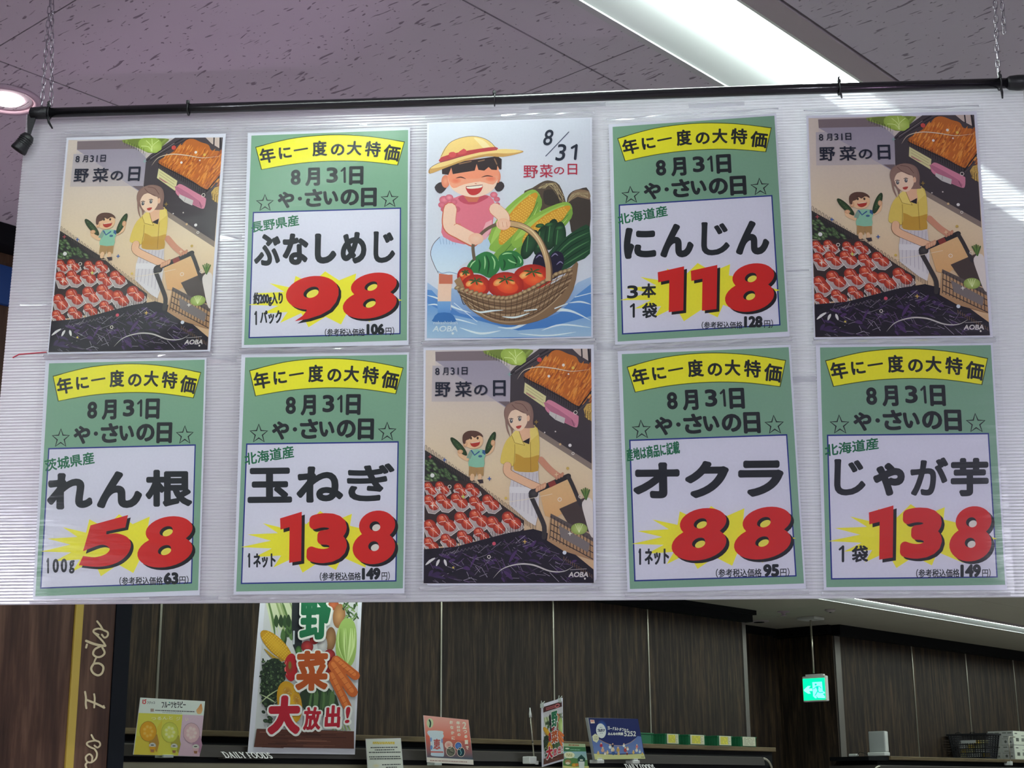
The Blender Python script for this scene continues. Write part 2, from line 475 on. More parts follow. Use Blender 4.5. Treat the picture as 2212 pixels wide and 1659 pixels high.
# right wall
w2 = wall('wall_back_right', [(12.93, 21, 7.42, 9, 0, 3.12)], 'black')
js = [13.03, 14.477, 15.707, 16.915, 18.12, 19.33, 20.5]
for a_, b_ in zip(js[:-1], js[1:]): part(w2, 'wood_panel', 'wood', a_+.008, b_-.008, 7.40, 7.42, 1.5, 3.02)
for x in js[1:-1]: part(w2, 'joint_strip', 'alu', x-.008, x+.008, 7.394, 7.42, 1.5, 3.02)
part(w2, 'corner_strip', 'grey_strip', 12.93, 13.03, 7.394, 7.42, 1.5, 3.02)
part(w2, 'cornice', 'black', 12.9, 21, 7.31, 7.42, 3.02, 3.119)
struct(MB().box(13.10, 20, 6.98, 7.40, 1.868, 1.903, .004).build('trim_3', 'ledge'))
wall('trim_4', [(12.93, 20, 7.03, 7.40, 1.3, 1.868), (12.72, 13.10, 7.0, 7.40, 1.862, 1.897)], 'black')

# ------------------------------------------------------------------ ceiling fittings
def line_lamp(u0, u1, v0, label, mat, seg, lift=0.):
    """recessed trough: white wings sloping up to a central diffuser"""
    t = thing('line_lamp', label, 'ceiling light', (u0+u1)/2, v0, CZ, 'recessed line lamps in the ceiling')
    L_ = (u1-u0)/2
    m = MB().box(-L_, L_, -.148, -.095, -.004, .012).build('frame', 'trim', t)
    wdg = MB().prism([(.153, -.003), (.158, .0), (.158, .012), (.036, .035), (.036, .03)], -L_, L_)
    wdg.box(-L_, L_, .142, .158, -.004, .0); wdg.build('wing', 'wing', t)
    m = MB().prism([(-.095, .012), (-.095, -.004), (-.088, -.004), (-.048, .034), (-.048, .04)], -L_, L_).build('reflector', 'reflector', t)
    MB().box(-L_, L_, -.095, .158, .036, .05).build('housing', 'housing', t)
    n = max(1, int(round((u1-u0)/seg))); s_ = (u1-u0)/n
    pr = [(.036*math.cos(a)-.002, .034-(.034-lift)*math.sin(a)) for a in [math.pi*k/10 for k in range(11)]]
    base = MB().prism(pr, .003, s_-.003).build('diffuser', mat, t, loc=(-L_, 0, 0))
    for k in range(1, n):
        q = base.copy(); COL.objects.link(q); q.location = (-L_+k*s_, 0, 0)
    return t
line_lamp(-8.5, 19.5, 1.553, 'white recessed line lamp crossing the ceiling above the hanging board', 'lamp', 2.5)
line_lamp(2.6, 19.6, 6.273, 'far recessed line lamp in the ceiling over the chilled cabinets, seen under the board', 'lamp', 1.19, .018)
line_lamp(-8.5, 19.5, -3.15, 'recessed line lamp over the aisle behind the viewer', 'lamp2', 2.5)

def downlight(u, v, label, pw, tint, glow=True):
    t = thing('downlight', label, 'ceiling light', u, v, CZ, 'round downlights in the ceiling')
    MB().lathe([(.078, -.0005), (.078, -.004), (.066, -.007), (.060, -.004), (.060, .0)], 36).build('ring', 'dlring', t, True)
    MB().lathe([(.060, -.002), (.040, .008), (.040, .009)], 36).build('reflector_cone', 'dlcone', t, True)
    MB().lathe([(.040, .006), (.036, -.003), (.025, -.008), (.0, -.010)], 28).build('lens', 'dl', t, True)
    if pw:
        l = bpy.data.lights.new('downlight_beam', 'SPOT'); l.energy = pw; l.color = tint; l.spot_size = math.radians(95); l.spot_blend = .8
        l.shadow_soft_size = .035
        ob = bpy.data.objects.new('downlight_beam', l); COL.objects.link(ob); ob.parent = t; ob.location = (0, 0, -.02)
    return t
downlight(1.598, 2.935, 'round downlight at the left edge, glowing pinkish white', 25, (1, .7, .95))
# produce lamp, pink-tinted, above and left of the board
downlight(.2, 1.95, 'pink-tinted round downlight just in front of the left half of the board', 15, (1, .62, .95))
downlight(-1.3, 1.0, 'pink-tinted round downlight over the produce at the left', 24, (1, .66, 1.))

def aim(name, label, loc, target, pw, tint, cone, blend, fixture=True, r=.03):
    d = (Vector(target)-Vector(loc)).normalized()
    t = bpy.data.objects.new(name, None); COL.objects.link(t); t.location = loc
    t.rotation_euler = d.to_track_quat('-Z', 'Y').to_euler(); tag(t, label, 'spotlight')
    MB().lathe([(.0, .10), (.034, .10), (.036, .0), (.033, -.01), (.031, -.01), (.031, .02), (0, .022)], 20).build('housing', 'dark_plastic', t, True)
    l = bpy.data.lights.new('beam', 'SPOT'); l.energy = pw; l.color = tint; l.spot_size = math.radians(cone); l.spot_blend = blend; l.shadow_soft_size = r
    ob = bpy.data.objects.new('beam', l); COL.objects.link(ob); ob.parent = t; ob.location = (0, 0, -.015)
    if fixture:
        c = MB().tube([(0, 0, 0), (0, 0, 3.115-loc[2]-.03)], .008, 8).build('stem', 'dark_plastic', t, True)
        c.rotation_euler = (t.rotation_euler.to_matrix().inverted()).to_euler(); c.location = t.rotation_euler.to_matrix().inverted() @ Vector((0, 0, .03))
    return t
aim('fill_spotlight', 'black fill spotlight added behind the viewer, aimed at the left half of the board', (-5.6, -6.0, 2.95), (-.5, 2.55, 2.3), SPOT_W[0], (.86, .87, 1), 30, .8)  # unseen fill lamps, added to lift the brightness of the board
aim('fill_spotlight', 'black fill spotlight added behind the viewer, aimed at the right half of the board', (3.3, -6.6, 2.95), (.8, 2.55, 2.35), SPOT_W[1], (.88, .88, 1), 26, .9)
def onceil(u, v): return A*u+B*v+Vector((0, 0, CZ))
for k, (p0, p1, pw, cone) in enumerate(((at(1.75, -2.2, 1.15), onceil(1.75, 2.35), 95, 7), (at(2.35, -2.2, 1.15), onceil(2.3, 1.95), 32, 6), (Vector((-.75, 4.1, 1.0)), Vector((-1.0, 2.9, CZ)), 17, 75))):  # added uplights for the pink streaks and wash on the ceiling
    aim('added_pink_uplight', ('small pink uplight added behind the viewer for a ceiling streak, first of two', 'small pink uplight added behind the viewer for a ceiling streak, second of two', 'small pink uplight added beyond the board, below the frame')[k], p0, p1, pw, (.95, .60, 1), cone, 1., False, .02)
t = thing('sprinkler_head', 'small round sprinkler head on the far ceiling', 'sprinkler', 11.6, 7.12, CZ)
MB().lathe([(.055, 0), (.055, -.006), (.02, -.012), (.012, -.03), (.028, -.034), (.028, -.038), (0, -.04)], 20).build('body', 'dlring', t)
t = thing('ceiling_speaker', 'flat dark slot fitting on the far ceiling in the recess', 'speaker', 12.11, 7.7, CZ)
MB().lathe([(.09, 0), (.09, -.006), (.07, -.01), (0, -.01)], 20).build('cover', 'trim', t)
MB().lathe([(.05, -.0101), (.05, -.013), (0, -.013)], 16).build('grille', 'black', t)
t = thing('smoke_detector', 'tiny smoke detector beside the far line lamp', 'detector', 11.76, 6.75, CZ)
MB().lathe([(.045, 0), (.045, -.01), (.03, -.022), (0, -.024)], 18).build('body', 'trim', t)
MB().lathe([(.012, -.0235), (.010, -.028), (0, -.029)], 10).build('sensor', 'dark_plastic', t)

# ------------------------------------------------------------------ exit sign
def ink_emit(name, e):
    m, N, L = nmat(name); b = N['Principled BSDF']; at_ = N.new('ShaderNodeAttribute'); at_.attribute_name = 'ink'
    L.new(at_.outputs['Color'], b.inputs['Base Color']); L.new(at_.outputs['Color'], b.inputs['Emission Color'])
    b.inputs['Emission Strength'].default_value = e; return m
MT['ink_lit'] = ink_emit('backlit_print', .85)
t = thing('exit_sign', 'green lit running-man exit sign hanging on a rod from the ceiling', 'exit sign', 12.17, 7.19, 2.37)
MB().box(-.09, .09, -.09, .09, .725, .749, .004).build('ceiling_plate', 'white_plastic', t)
MB().tube([(0, .0, .25), (0, 0, .74)], .009, 10).build('rod', 'alu', t, True)
m = MB().box(0, .05, -.115, .125, 0, .225, .006).box(.005, .045, -.075, .09, .222, .242).box(.01, .04, -.09, -.07, .222, .24)
m.build('case', 'white_plastic', t)
RQ = Matrix(((0, 0, -1), (-1, 0, 0), (0, 1, 0))).to_euler()
ar = Art([(-.125, .21), (.115, .21), (.115, .008), (-.125, .008)], .0008, 4e-5).ref([(575, 470), (1330, 460), (1375, 1370), (610, 1385)])
ar.poly([(600, 490), (1310, 485), (1350, 1350), (635, 1360)], '#00e39a')
ar.poly([(915, 640), (1225, 635), (1250, 1000), (1320, 1060), (1320, 1100), (1250, 1120), (1330, 1230), (1320, 1290), (1100, 1270), (1030, 1170), (1060, 1280), (1010, 1285), (940, 1200)], '#7ef6ff')
ar.poly([(640, 920), (770, 780), (860, 785), (800, 885), (910, 885), (915, 985), (810, 985), (865, 1090), (775, 1090), (645, 975)], '#8ffcff')
G = '#00b7a8'
ar.ell(1025, 735, 34, 42, G); ar.stroke([(935, 905), (990, 885), (1030, 830), (1130, 810), (1200, 885)], 26, G)
ar.stroke([(1060, 830), (1090, 960), (1140, 1060), (1255, 1055)], 34, G, 3); ar.stroke([(1080, 900), (1085, 1000), (1010, 1160)], 34, G, 3)
ar.poly([(1020, 815), (1120, 810), (1110, 960), (1070, 960)], G)
e = ar.build('face', t, 'green face with white arrow and running figure', 'ink_lit'); e.rotation_euler = RQ; e.location = (0, 0, 0)

# ------------------------------------------------------------------ chilled cabinets under the ledges
def cabinet(u0, u1, dz, label, left_end):
    t = thing('chilled_cabinet', label, 'refrigerated cabinet', u0, 6.5, 0, 'open chilled cabinets along the back wall')
    W_ = u1-u0
    MB().prism([(.02, 1.79+dz), (.03, 1.845+dz), (.05, 1.853+dz), (.52, 1.853+dz), (.52, 1.79+dz)], 0, W_-.12 if not left_end else W_).build('canopy', 'canopy', t)
    MB().box(0, W_, .045, .52, 1.762+dz, 1.79+dz).build('canopy_lip', 'black', t)
    MB().box(0, W_-.02, .06, .10, 1.35, 1.762+dz).build('valance', 'khaki', t)
    MB().box(0, W_, .10, .52, 0, .4).build('base', 'khaki', t)
    MB().box(0, W_, .44, .52, .4, 1.762+dz).build('back_panel', 'khaki', t)
    for k, z in enumerate((.75, 1.05, 1.32)): MB().box(.03, W_-.03, .13, .44, z, z+.02).build('shelf', 'white_plastic', t)
    for x in (0, W_-.03): MB().box(x, x+.03, .10, .52, .4, 1.76+dz).build('side_panel', 'khaki', t)
    xs = W_-.12 if not left_end else 0
    sg = 1 if not left_end else -1
    pts = [(xs + sg*(.12*math.sin(a)), .035, 1.74+dz+.10*math.cos(a)) for a in [k*math.pi/16 for k in range(9)]]
    MB().tube(pts, .009, 8).build('end_rail', 'alu', t, True, )
    return t
cabinet(2.6, 10.36, 0, 'dark open chilled cabinet with white lettering on its canopy, below the middle wall', False)
cabinet(12.05, 19.5, -.045, 'dark open chilled cabinet at the lower right below the basket ledge', True)

# lettering on the canopy: each letter an upright white plate with serifs
LET = dict(
 D=[('b', .16, 0, .16, 1, .17), ('c', [(.16, .02), (.55, .02), (.84, .25), (.88, .5), (.84, .75), (.55, .98), (.16, .98)], .11)],
 A=[('b', .5, 0, .12, 1, .06), ('b', .5, 0, .86, 1, .18), ('b', .26, .68, .72, .68, .06)],
 I=[('b', .5, 0, .5, 1, .2)],
 L=[('b', .22, 0, .22, 1, .18), ('b', .2, .97, .85, .97, .07), ('b', .84, .97, .88, .75, .06)],
 Y=[('b', .1, 0, .5, .5, .17), ('b', .9, 0, .5, .5, .07), ('b', .5, .48, .5, 1, .18)],
 F=[('b', .22, 0, .22, 1, .18), ('b', .2, .03, .85, .03, .07), ('b', .2, .5, .65, .5, .07), ('b', .85, .03, .87, .22, .05)],
 O=[('o', .5, .5, .4, .47, .13)],
 S=[('c', [(.8, .18), (.5, .02), (.2, .2), (.3, .42), (.65, .56), (.82, .78), (.5, .98), (.15, .82)], .15)])
SER = dict(D=[(.1, 0), (.1, 1)], A=[(.12, 1), (.86, 1)], I=[(.5, 0), (.5, 1)], L=[(.22, 0), (.22, 1)], Y=[(.1, 0), (.9, 0), (.5, 1)], F=[(.22, 0), (.22, 1)], O=[], S=[])
def lettering(u0, z0, u1, z1, label):
    t = thing('sign_lettering', label, 'lettering', u0, 6.48, z0)
    txt = 'DAILY FOODS'; adv = dict(D=1.05, A=1.0, I=.55, L=.8, Y=.9, F=.8, O=1.1, S=.8); adv[' '] = .4
    tot = sum(adv[c] for c in txt); W_, H_ = u1-u0, z1-z0; x = 0; dx = W_/tot
    for c in txt:
        if c == ' ': x += adv[c]*dx; continue
        wd = adv[c]*dx*.92
        ar = Art([(x-.022, H_), (x-.022+wd, H_), (x+.008+wd, 0), (x+.008, 0)], .004, 3e-5).ref([(0, 0), (100, 0), (100, 100), (0, 100)])
        for q in LET[c]:
            if q[0] == 'b': ar.stroke([(q[1]*100, q[2]*100), (q[3]*100, q[4]*100)], q[5]*100, '#f4f8f2', 0, caps=False)
            elif q[0] == 'c': ar.stroke([(a*100, b*100) for a, b in q[1]], q[2]*100, '#f4f8f2', 4, caps=False)
            else: ar.stroke([(q[1]*100+q[3]*100*math.cos(a), q[2]*100+q[4]*100*math.sin(a)) for a in [k*math.pi/8 for k in range(16)]], q[5]*100, '#f4f8f2', 0, True)
        for a, b in SER[c]: ar.stroke([(a*100-17, b*100), (a*100+17, b*100)], 8, '#f4f8f2', 0, caps=False)
        o = ar.build('letter', t, mat='white_letter'); o.rotation_euler = (math.pi/2, 0, 0)
        so = o.modifiers.new('s', 'SOLIDIFY'); so.thickness = .004; so.offset = -1
        x += adv[c]*dx
    MB().box(0, W_, .006, .045, -.004, .0).build('mounting_rail', 'canopy', t)
lettering(5.045, 1.787, 5.365, 1.815, 'white serif DAILY FOODS lettering on the canopy, in front of the tall vegetable banner')
lettering(8.44, 1.750, 8.77, 1.782, 'white serif DAILY FOODS lettering on the canopy under the blue yogurt card')

# ------------------------------------------------------------------ hanging corrugated board
EX = Vector((.99692, -.07788, -.00946)).normalized()
EY = Vector((.00968, .0025, .99995)); EY = (EY - EX*EX.dot(EY)).normalized()
EN = EX.cross(EY)
BO = Vector((0, 2.5521, 2.3))
BM = Matrix((EX, EY, EN)).transposed()
def bthing(name, label, cat, x, y, n, group=None):
    o = bpy.data.objects.new(name, None); COL.objects.link(o); o.empty_display_size = .05
    o.location = BO + EX*x + EY*y + EN*n; o.rotation_euler = BM.to_euler()
    return tag(o, label, cat, group)
bd = bthing('hanging_board', 'large corrugated translucent white plastic board hung on chains', 'board', 0, 0, 0)
X0, X1, Y0, Y1 = -.9160, .9130, -.3895, .5300
NP = 166; pit_ = (Y1-Y0)/NP
m = MB(); vs = []; fs = []
for k in range(NP):
    y = Y0+k*pit_
    for yy, zz in ((y, -.0018), (y+pit_*.26, 0), (y+pit_*.80, 0)): vs += [(X0, yy, zz), (X1, yy, zz)]
vs += [(X0, Y1, -.0018), (X1, Y1, -.0018)]
fs = [(2*i, 2*i+1, 2*i+3, 2*i+2) for i in range(len(vs)//2-1)]
MB().add(vs, fs).build('front_sheet', 'board', bd)
MB().add([(X0, Y0, -.005), (X0, Y1, -.005), (X1, Y1, -.005), (X1, Y0, -.005)], [(0, 1, 2, 3)]).build('back_sheet', 'board', bd)
m = MB()
for k in range(NP+1):
    y = Y0+k*pit_
    m.add([(X0, y, -.0019), (X1, y, -.0019), (X1, y, -.005), (X0, y, -.005)], [(0, 1, 2, 3)])
o = m.build('flutes', 'web', bd); tag(o, kind='stuff')
# a strip of tape and a stray red string
MB().tube([(-.8990, .0525, .0014), (-.8880, .0585, .0012), (-.8375, .0615, .0012)], .0012, 6).build('red_string', 'red', bd)

# clear tape strips and creases between the sheets
for (xa, ya, xb, yb, hh) in ((-.534, .1235, -.484, .1245, .0032), (-.533, .265, -.492, .266, .012), (-.545, .035, -.49, .036, .010), (.143, .145, .178, .146, .003), (.148, .045, .182, .045, .012), (.482, .180, .520, .181, .003), (.835, .285, .905, .286, .004), (.482, -.02, .522, -.019, .010), (-.895, .150, -.84, .151, .003), (-.29, -.3845, -.20, -.3835, .007), (.03, .505, .17, .507, .008), (.32, .497, .42, .499, .008), (-.62, -.385, -.50, -.384, .006)):
    MB().add([(xa, ya, .0007), (xb, yb, .0007), (xb, yb+hh, .0009), ((xa+xb)/2, (ya+yb)/2+hh, .0016), (xa, ya+hh, .0009)], [(0, 1, 2, 3, 4)]).build('tape_strip', 'tape', bd)
# pipe along the top edge
pp = bthing('support_pipe', 'black pipe along the top edge of the board', 'pipe', 0, .522, .0145)
MB().tube([(-.885, .0020, 0), (-.45, .0003, 0), (0, -.0014, 0), (.45, -.001, 0), (.90, -.0026, 0)], .0092, 16).build('tube', 'pipe', pp, True)
MB().tube([(-.903, .002, 0), (-.900, .002, 0), (-.872, .002, 0), (-.868, .002, 0)], .0115, 14, rs=[.007, .0112, .0118, .0100]).build('end_cap', 'rubber', pp, True)
MB().tube([(.882, -.0025, 0), (.886, -.0025, 0), (.90, -.0025, 0), (.915, -.0025, 0), (.919, -.0025, 0)], .013, 14, rs=[.010, .0125, .0138, .0138, .010]).build('end_cap', 'rubber', pp, True)
# rubber foot dangling on a black strap at the left end
ft = bthing('dangling_rubber_cap', 'black rubber cap dangling on a strap from the left end of the pipe', 'cap', -.8985, .505, .016)
MB().prism([(-.0085, .016), (.0075, .016), (.0072, .004), (.0, -.028), (-.0045, -.028), (-.0075, .0)], -.0012, .0012, 'z').build('strap', 'rubber', ft)
cp = MB(); pr = [(.0, .003), (.0095, .0), (.0125, -.006), (.0130, -.020), (.0155, -.033), (.0150, -.036), (0, -.0365)]
cp.lathe([(r, z) for r, z in pr], 16); co = cp.build('cap', 'rubber', ft, True); co.rotation_euler = (math.radians(-90), 0, 0)
me = co.data
for v in me.vertices: v.co = Vector((v.co.x, v.co.y, v.co.z))
co.rotation_euler = (Matrix.Rotation(math.radians(-31), 3, 'Z') @ Matrix.Rotation(math.radians(-90), 3, 'X')).to_euler(); co.location = (-.002, -.026, 0)
m = MB()
for k in range(5):
    m.tube([(.0131*math.cos(a), .0131*math.sin(a), -.009-.004*k) for a in [2*math.pi*j/14 for j in range(14)]], .0009, 4, True)
ri = m.build('grip_rings', 'rubber', co)

# zip ties round the pipe
def ziptie(x, y, label, up, down):
    t = bthing('zip_tie', label, 'cable tie', x, y, .0145, 'black cable ties on the pipe')
    ring = [(.0008*math.sin(a), .0112*math.cos(a), .0112*math.sin(a)) for a in [2*math.pi*k/18 for k in range(18)]]
    MB().tube(ring, .0013, 6, True).build('loop', 'rubber', t, True)
    MB().box(-.003, .003, .008, .015, .003, .009, .001).build('head', 'rubber', t)
    if up: MB().tube([(0, .012, .006), (-.001, .012+up*.6, .008), (.002, .012+up, .006)], .0016, 6, rs=[.002, .002, .0008]).build('tail', 'rubber', t, True)
    if down: MB().tube([(0, -.010, .006), (.002, -.010-down*.6, .004), (.005, -.010-down, -.008)], .0022, 6, rs=[.0024, .0024, .0016]).build('tail', 'rubber', t, True)
    return t
ziptie(-.8660, .5235, 'black cable tie with a long tail at the left chain', .010, .018)
ziptie(-.6012, .5215, 'small black cable tie above the leftmost picture poster and the mushroom poster', .002, 0)
ziptie(-.0318, .5200, 'small black cable tie at the middle of the pipe', .003, 0)
ziptie(.5876, .5195, 'black cable tie with pointed tail below the bright line lamp', .010, .004)
ziptie(.8690, .5185, 'black cable tie with hanging tail at the right chain', .010, .014)

# chains
def link_mesh():
    pts = []
    for k in range(16):
        a = 2*math.pi*k/16
        pts.append((.0033*math.cos(a), 0, .0052*(1 if math.sin(a) > 0 else -1 if math.sin(a) < 0 else 0) + .0033*math.sin(a)))
    return MB().tube(pts, .00095, 6, True)
_lk = link_mesh().build('link', 'chain', None, True); LKD = _lk.data; bpy.data.objects.remove(_lk)
def chain(label, p0, p1, group=None):
    p0, p1 = Vector(p0), Vector(p1); d = p1-p0; n = max(2, int(round(d.length/.0148))); step = d/n
    t = bpy.data.objects.new('chain', None); COL.objects.link(t); t.location = p0; tag(t, label, 'chain', 'steel chains of the hanging board')
    q = Vector((0, 0, 1)).rotation_difference(d)
    for k in range(n):
        o = bpy.data.objects.new('link', LKD); COL.objects.link(o); o.parent = t
        o.location = step*(k+.5); o.rotation_mode = 'QUATERNION'
        o.rotation_quaternion = q @ Matrix.Rotation((math.pi/2 if k % 2 else 0) + .12*math.sin(k*2.3), 3, 'Z').to_quaternion()
    MB().tube([(0, 0, .0), (0, .006, .006), (0, .006, .014)], .0016, 6).build('hook', 'chain', t, True)
    return t
def bw(x, y, n): return BO + EX*x + EY*y + EN*n
top = lambda v: Vector((v.x, v.y, CZ-.002))
a_ = bw(-.8635, .537, .0145); c_ = top(bw(-.884, .82, .0145)); chain('steel chain tied to the left end of the pipe', c_, a_)
a_ = bw(-.8945, .24, -.022); chain('steel chain hanging down loose behind the left edge of the board', top(a_), a_)
a_ = bw(.8685, .537, .0145); chain('steel chain tied to the right end of the pipe', top(bw(.8800, .8, .0145)), a_)
a_ = bw(.8850, .615, .018); chain('short doubled end of chain at the upper right', top(bw(.8860, .8, .018)), a_)

# ------------------------------------------------------------------ posters
def homq(q): return q
def poster(name, label, cat, Q, z, group, crop=0, sleeve=True):
    """Q: TL TR BR BL of the sheet in board coordinates"""
    cx = sum(p[0] for p in Q)/4; cy = sum(p[1] for p in Q)/4
    t = bthing(name, label, cat, cx, cy, z, group)
    q = [(p[0]-cx, p[1]-cy) for p in Q]
    # sheet with slight thickness and a soft ripple
    c = [q[0], q[1], q[2], q[3]]
    if crop:
        def cut(P, a, b, r):
            P, a, b = Vector(P), Vector(a), Vector(b)
            return [tuple(P+(a-P).normalized()*r), tuple(P+(b-P).normalized()*r)]
        c = [q[0], q[1]] + cut(q[2], q[1], q[3], crop) + cut(q[3], q[2], q[0], crop)
    MB().prism([(p[0], p[1]) for p in c][::-1], 0, .0004, 'z').build('sheet', 'paper', t)
    if sleeve:
        g = .011
        e = [(q[0][0]-g, q[0][1]+g), (q[1][0]+g, q[1][1]+g), (q[2][0]+g, q[2][1]-g*.8), (q[3][0]-g, q[3][1]-g*.8)]
        m = MB(); n = 14; vs = []
        for j in range(n+1):
            for i in range(n+1):
                s_, t_ = i/n, j/n
                x = (e[0][0]*(1-s_)+e[1][0]*s_)*(1-t_)+(e[3][0]*(1-s_)+e[2][0]*s_)*t_
                y = (e[0][1]*(1-s_)+e[1][1]*s_)*(1-t_)+(e[3][1]*(1-s_)+e[2][1]*s_)*t_
                b = 1 if 0 < i < n and 0 < j < n else 0
                vs.append((x, y, .0016 if b == 0 else .0030+.0006*math.sin(x*23+cx*9)*math.sin(y*31)))
        fs = [(j*(n+1)+i, (j+1)*(n+1)+i, (j+1)*(n+1)+i+1, j*(n+1)+i+1) for j in range(n) for i in range(n)]
        m.add(vs, fs).build('clear_sleeve', 'sleeve', t, True)
        rt = random.Random(int(abs(cx*1000)+abs(cy*3000)))
        for (pa, pb, sg) in (((q[0][0]-.004, e[0][1]), (q[1][0]+.004, e[1][1]), -1), ((q[3][0]-.004, e[3][1]), (q[2][0]+.004, e[2][1]), 1)):
            mm = MB(); ns = 22; vv = []
            for i in range(ns+1):
                f_ = i/ns; x = pa[0]+(pb[0]-pa[0])*f_; y = pa[1]+(pb[1]-pa[1])*f_
                zz = .0030+.0007*math.sin(i*1.7+cx*30)+rt.uniform(-.0003, .0003); hh = .0058+.0015*math.sin(i*.9+cy*20)
                vv += [(x, y, .0018), (x, y+sg*hh*.5, zz), (x, y+sg*hh, .0062)]
            ff = []
            for i in range(ns):
                for j in range(2):
                    q_ = (3*i+j, 3*i+3+j, 3*i+4+j, 3*i+1+j); ff.append(q_ if sg > 0 else q_[::-1])
            mm.add(vv, ff).build('sleeve_glare_band', 'tape', t)  # band added along the sleeve edges; its whitish film imitates glare
    return t, q

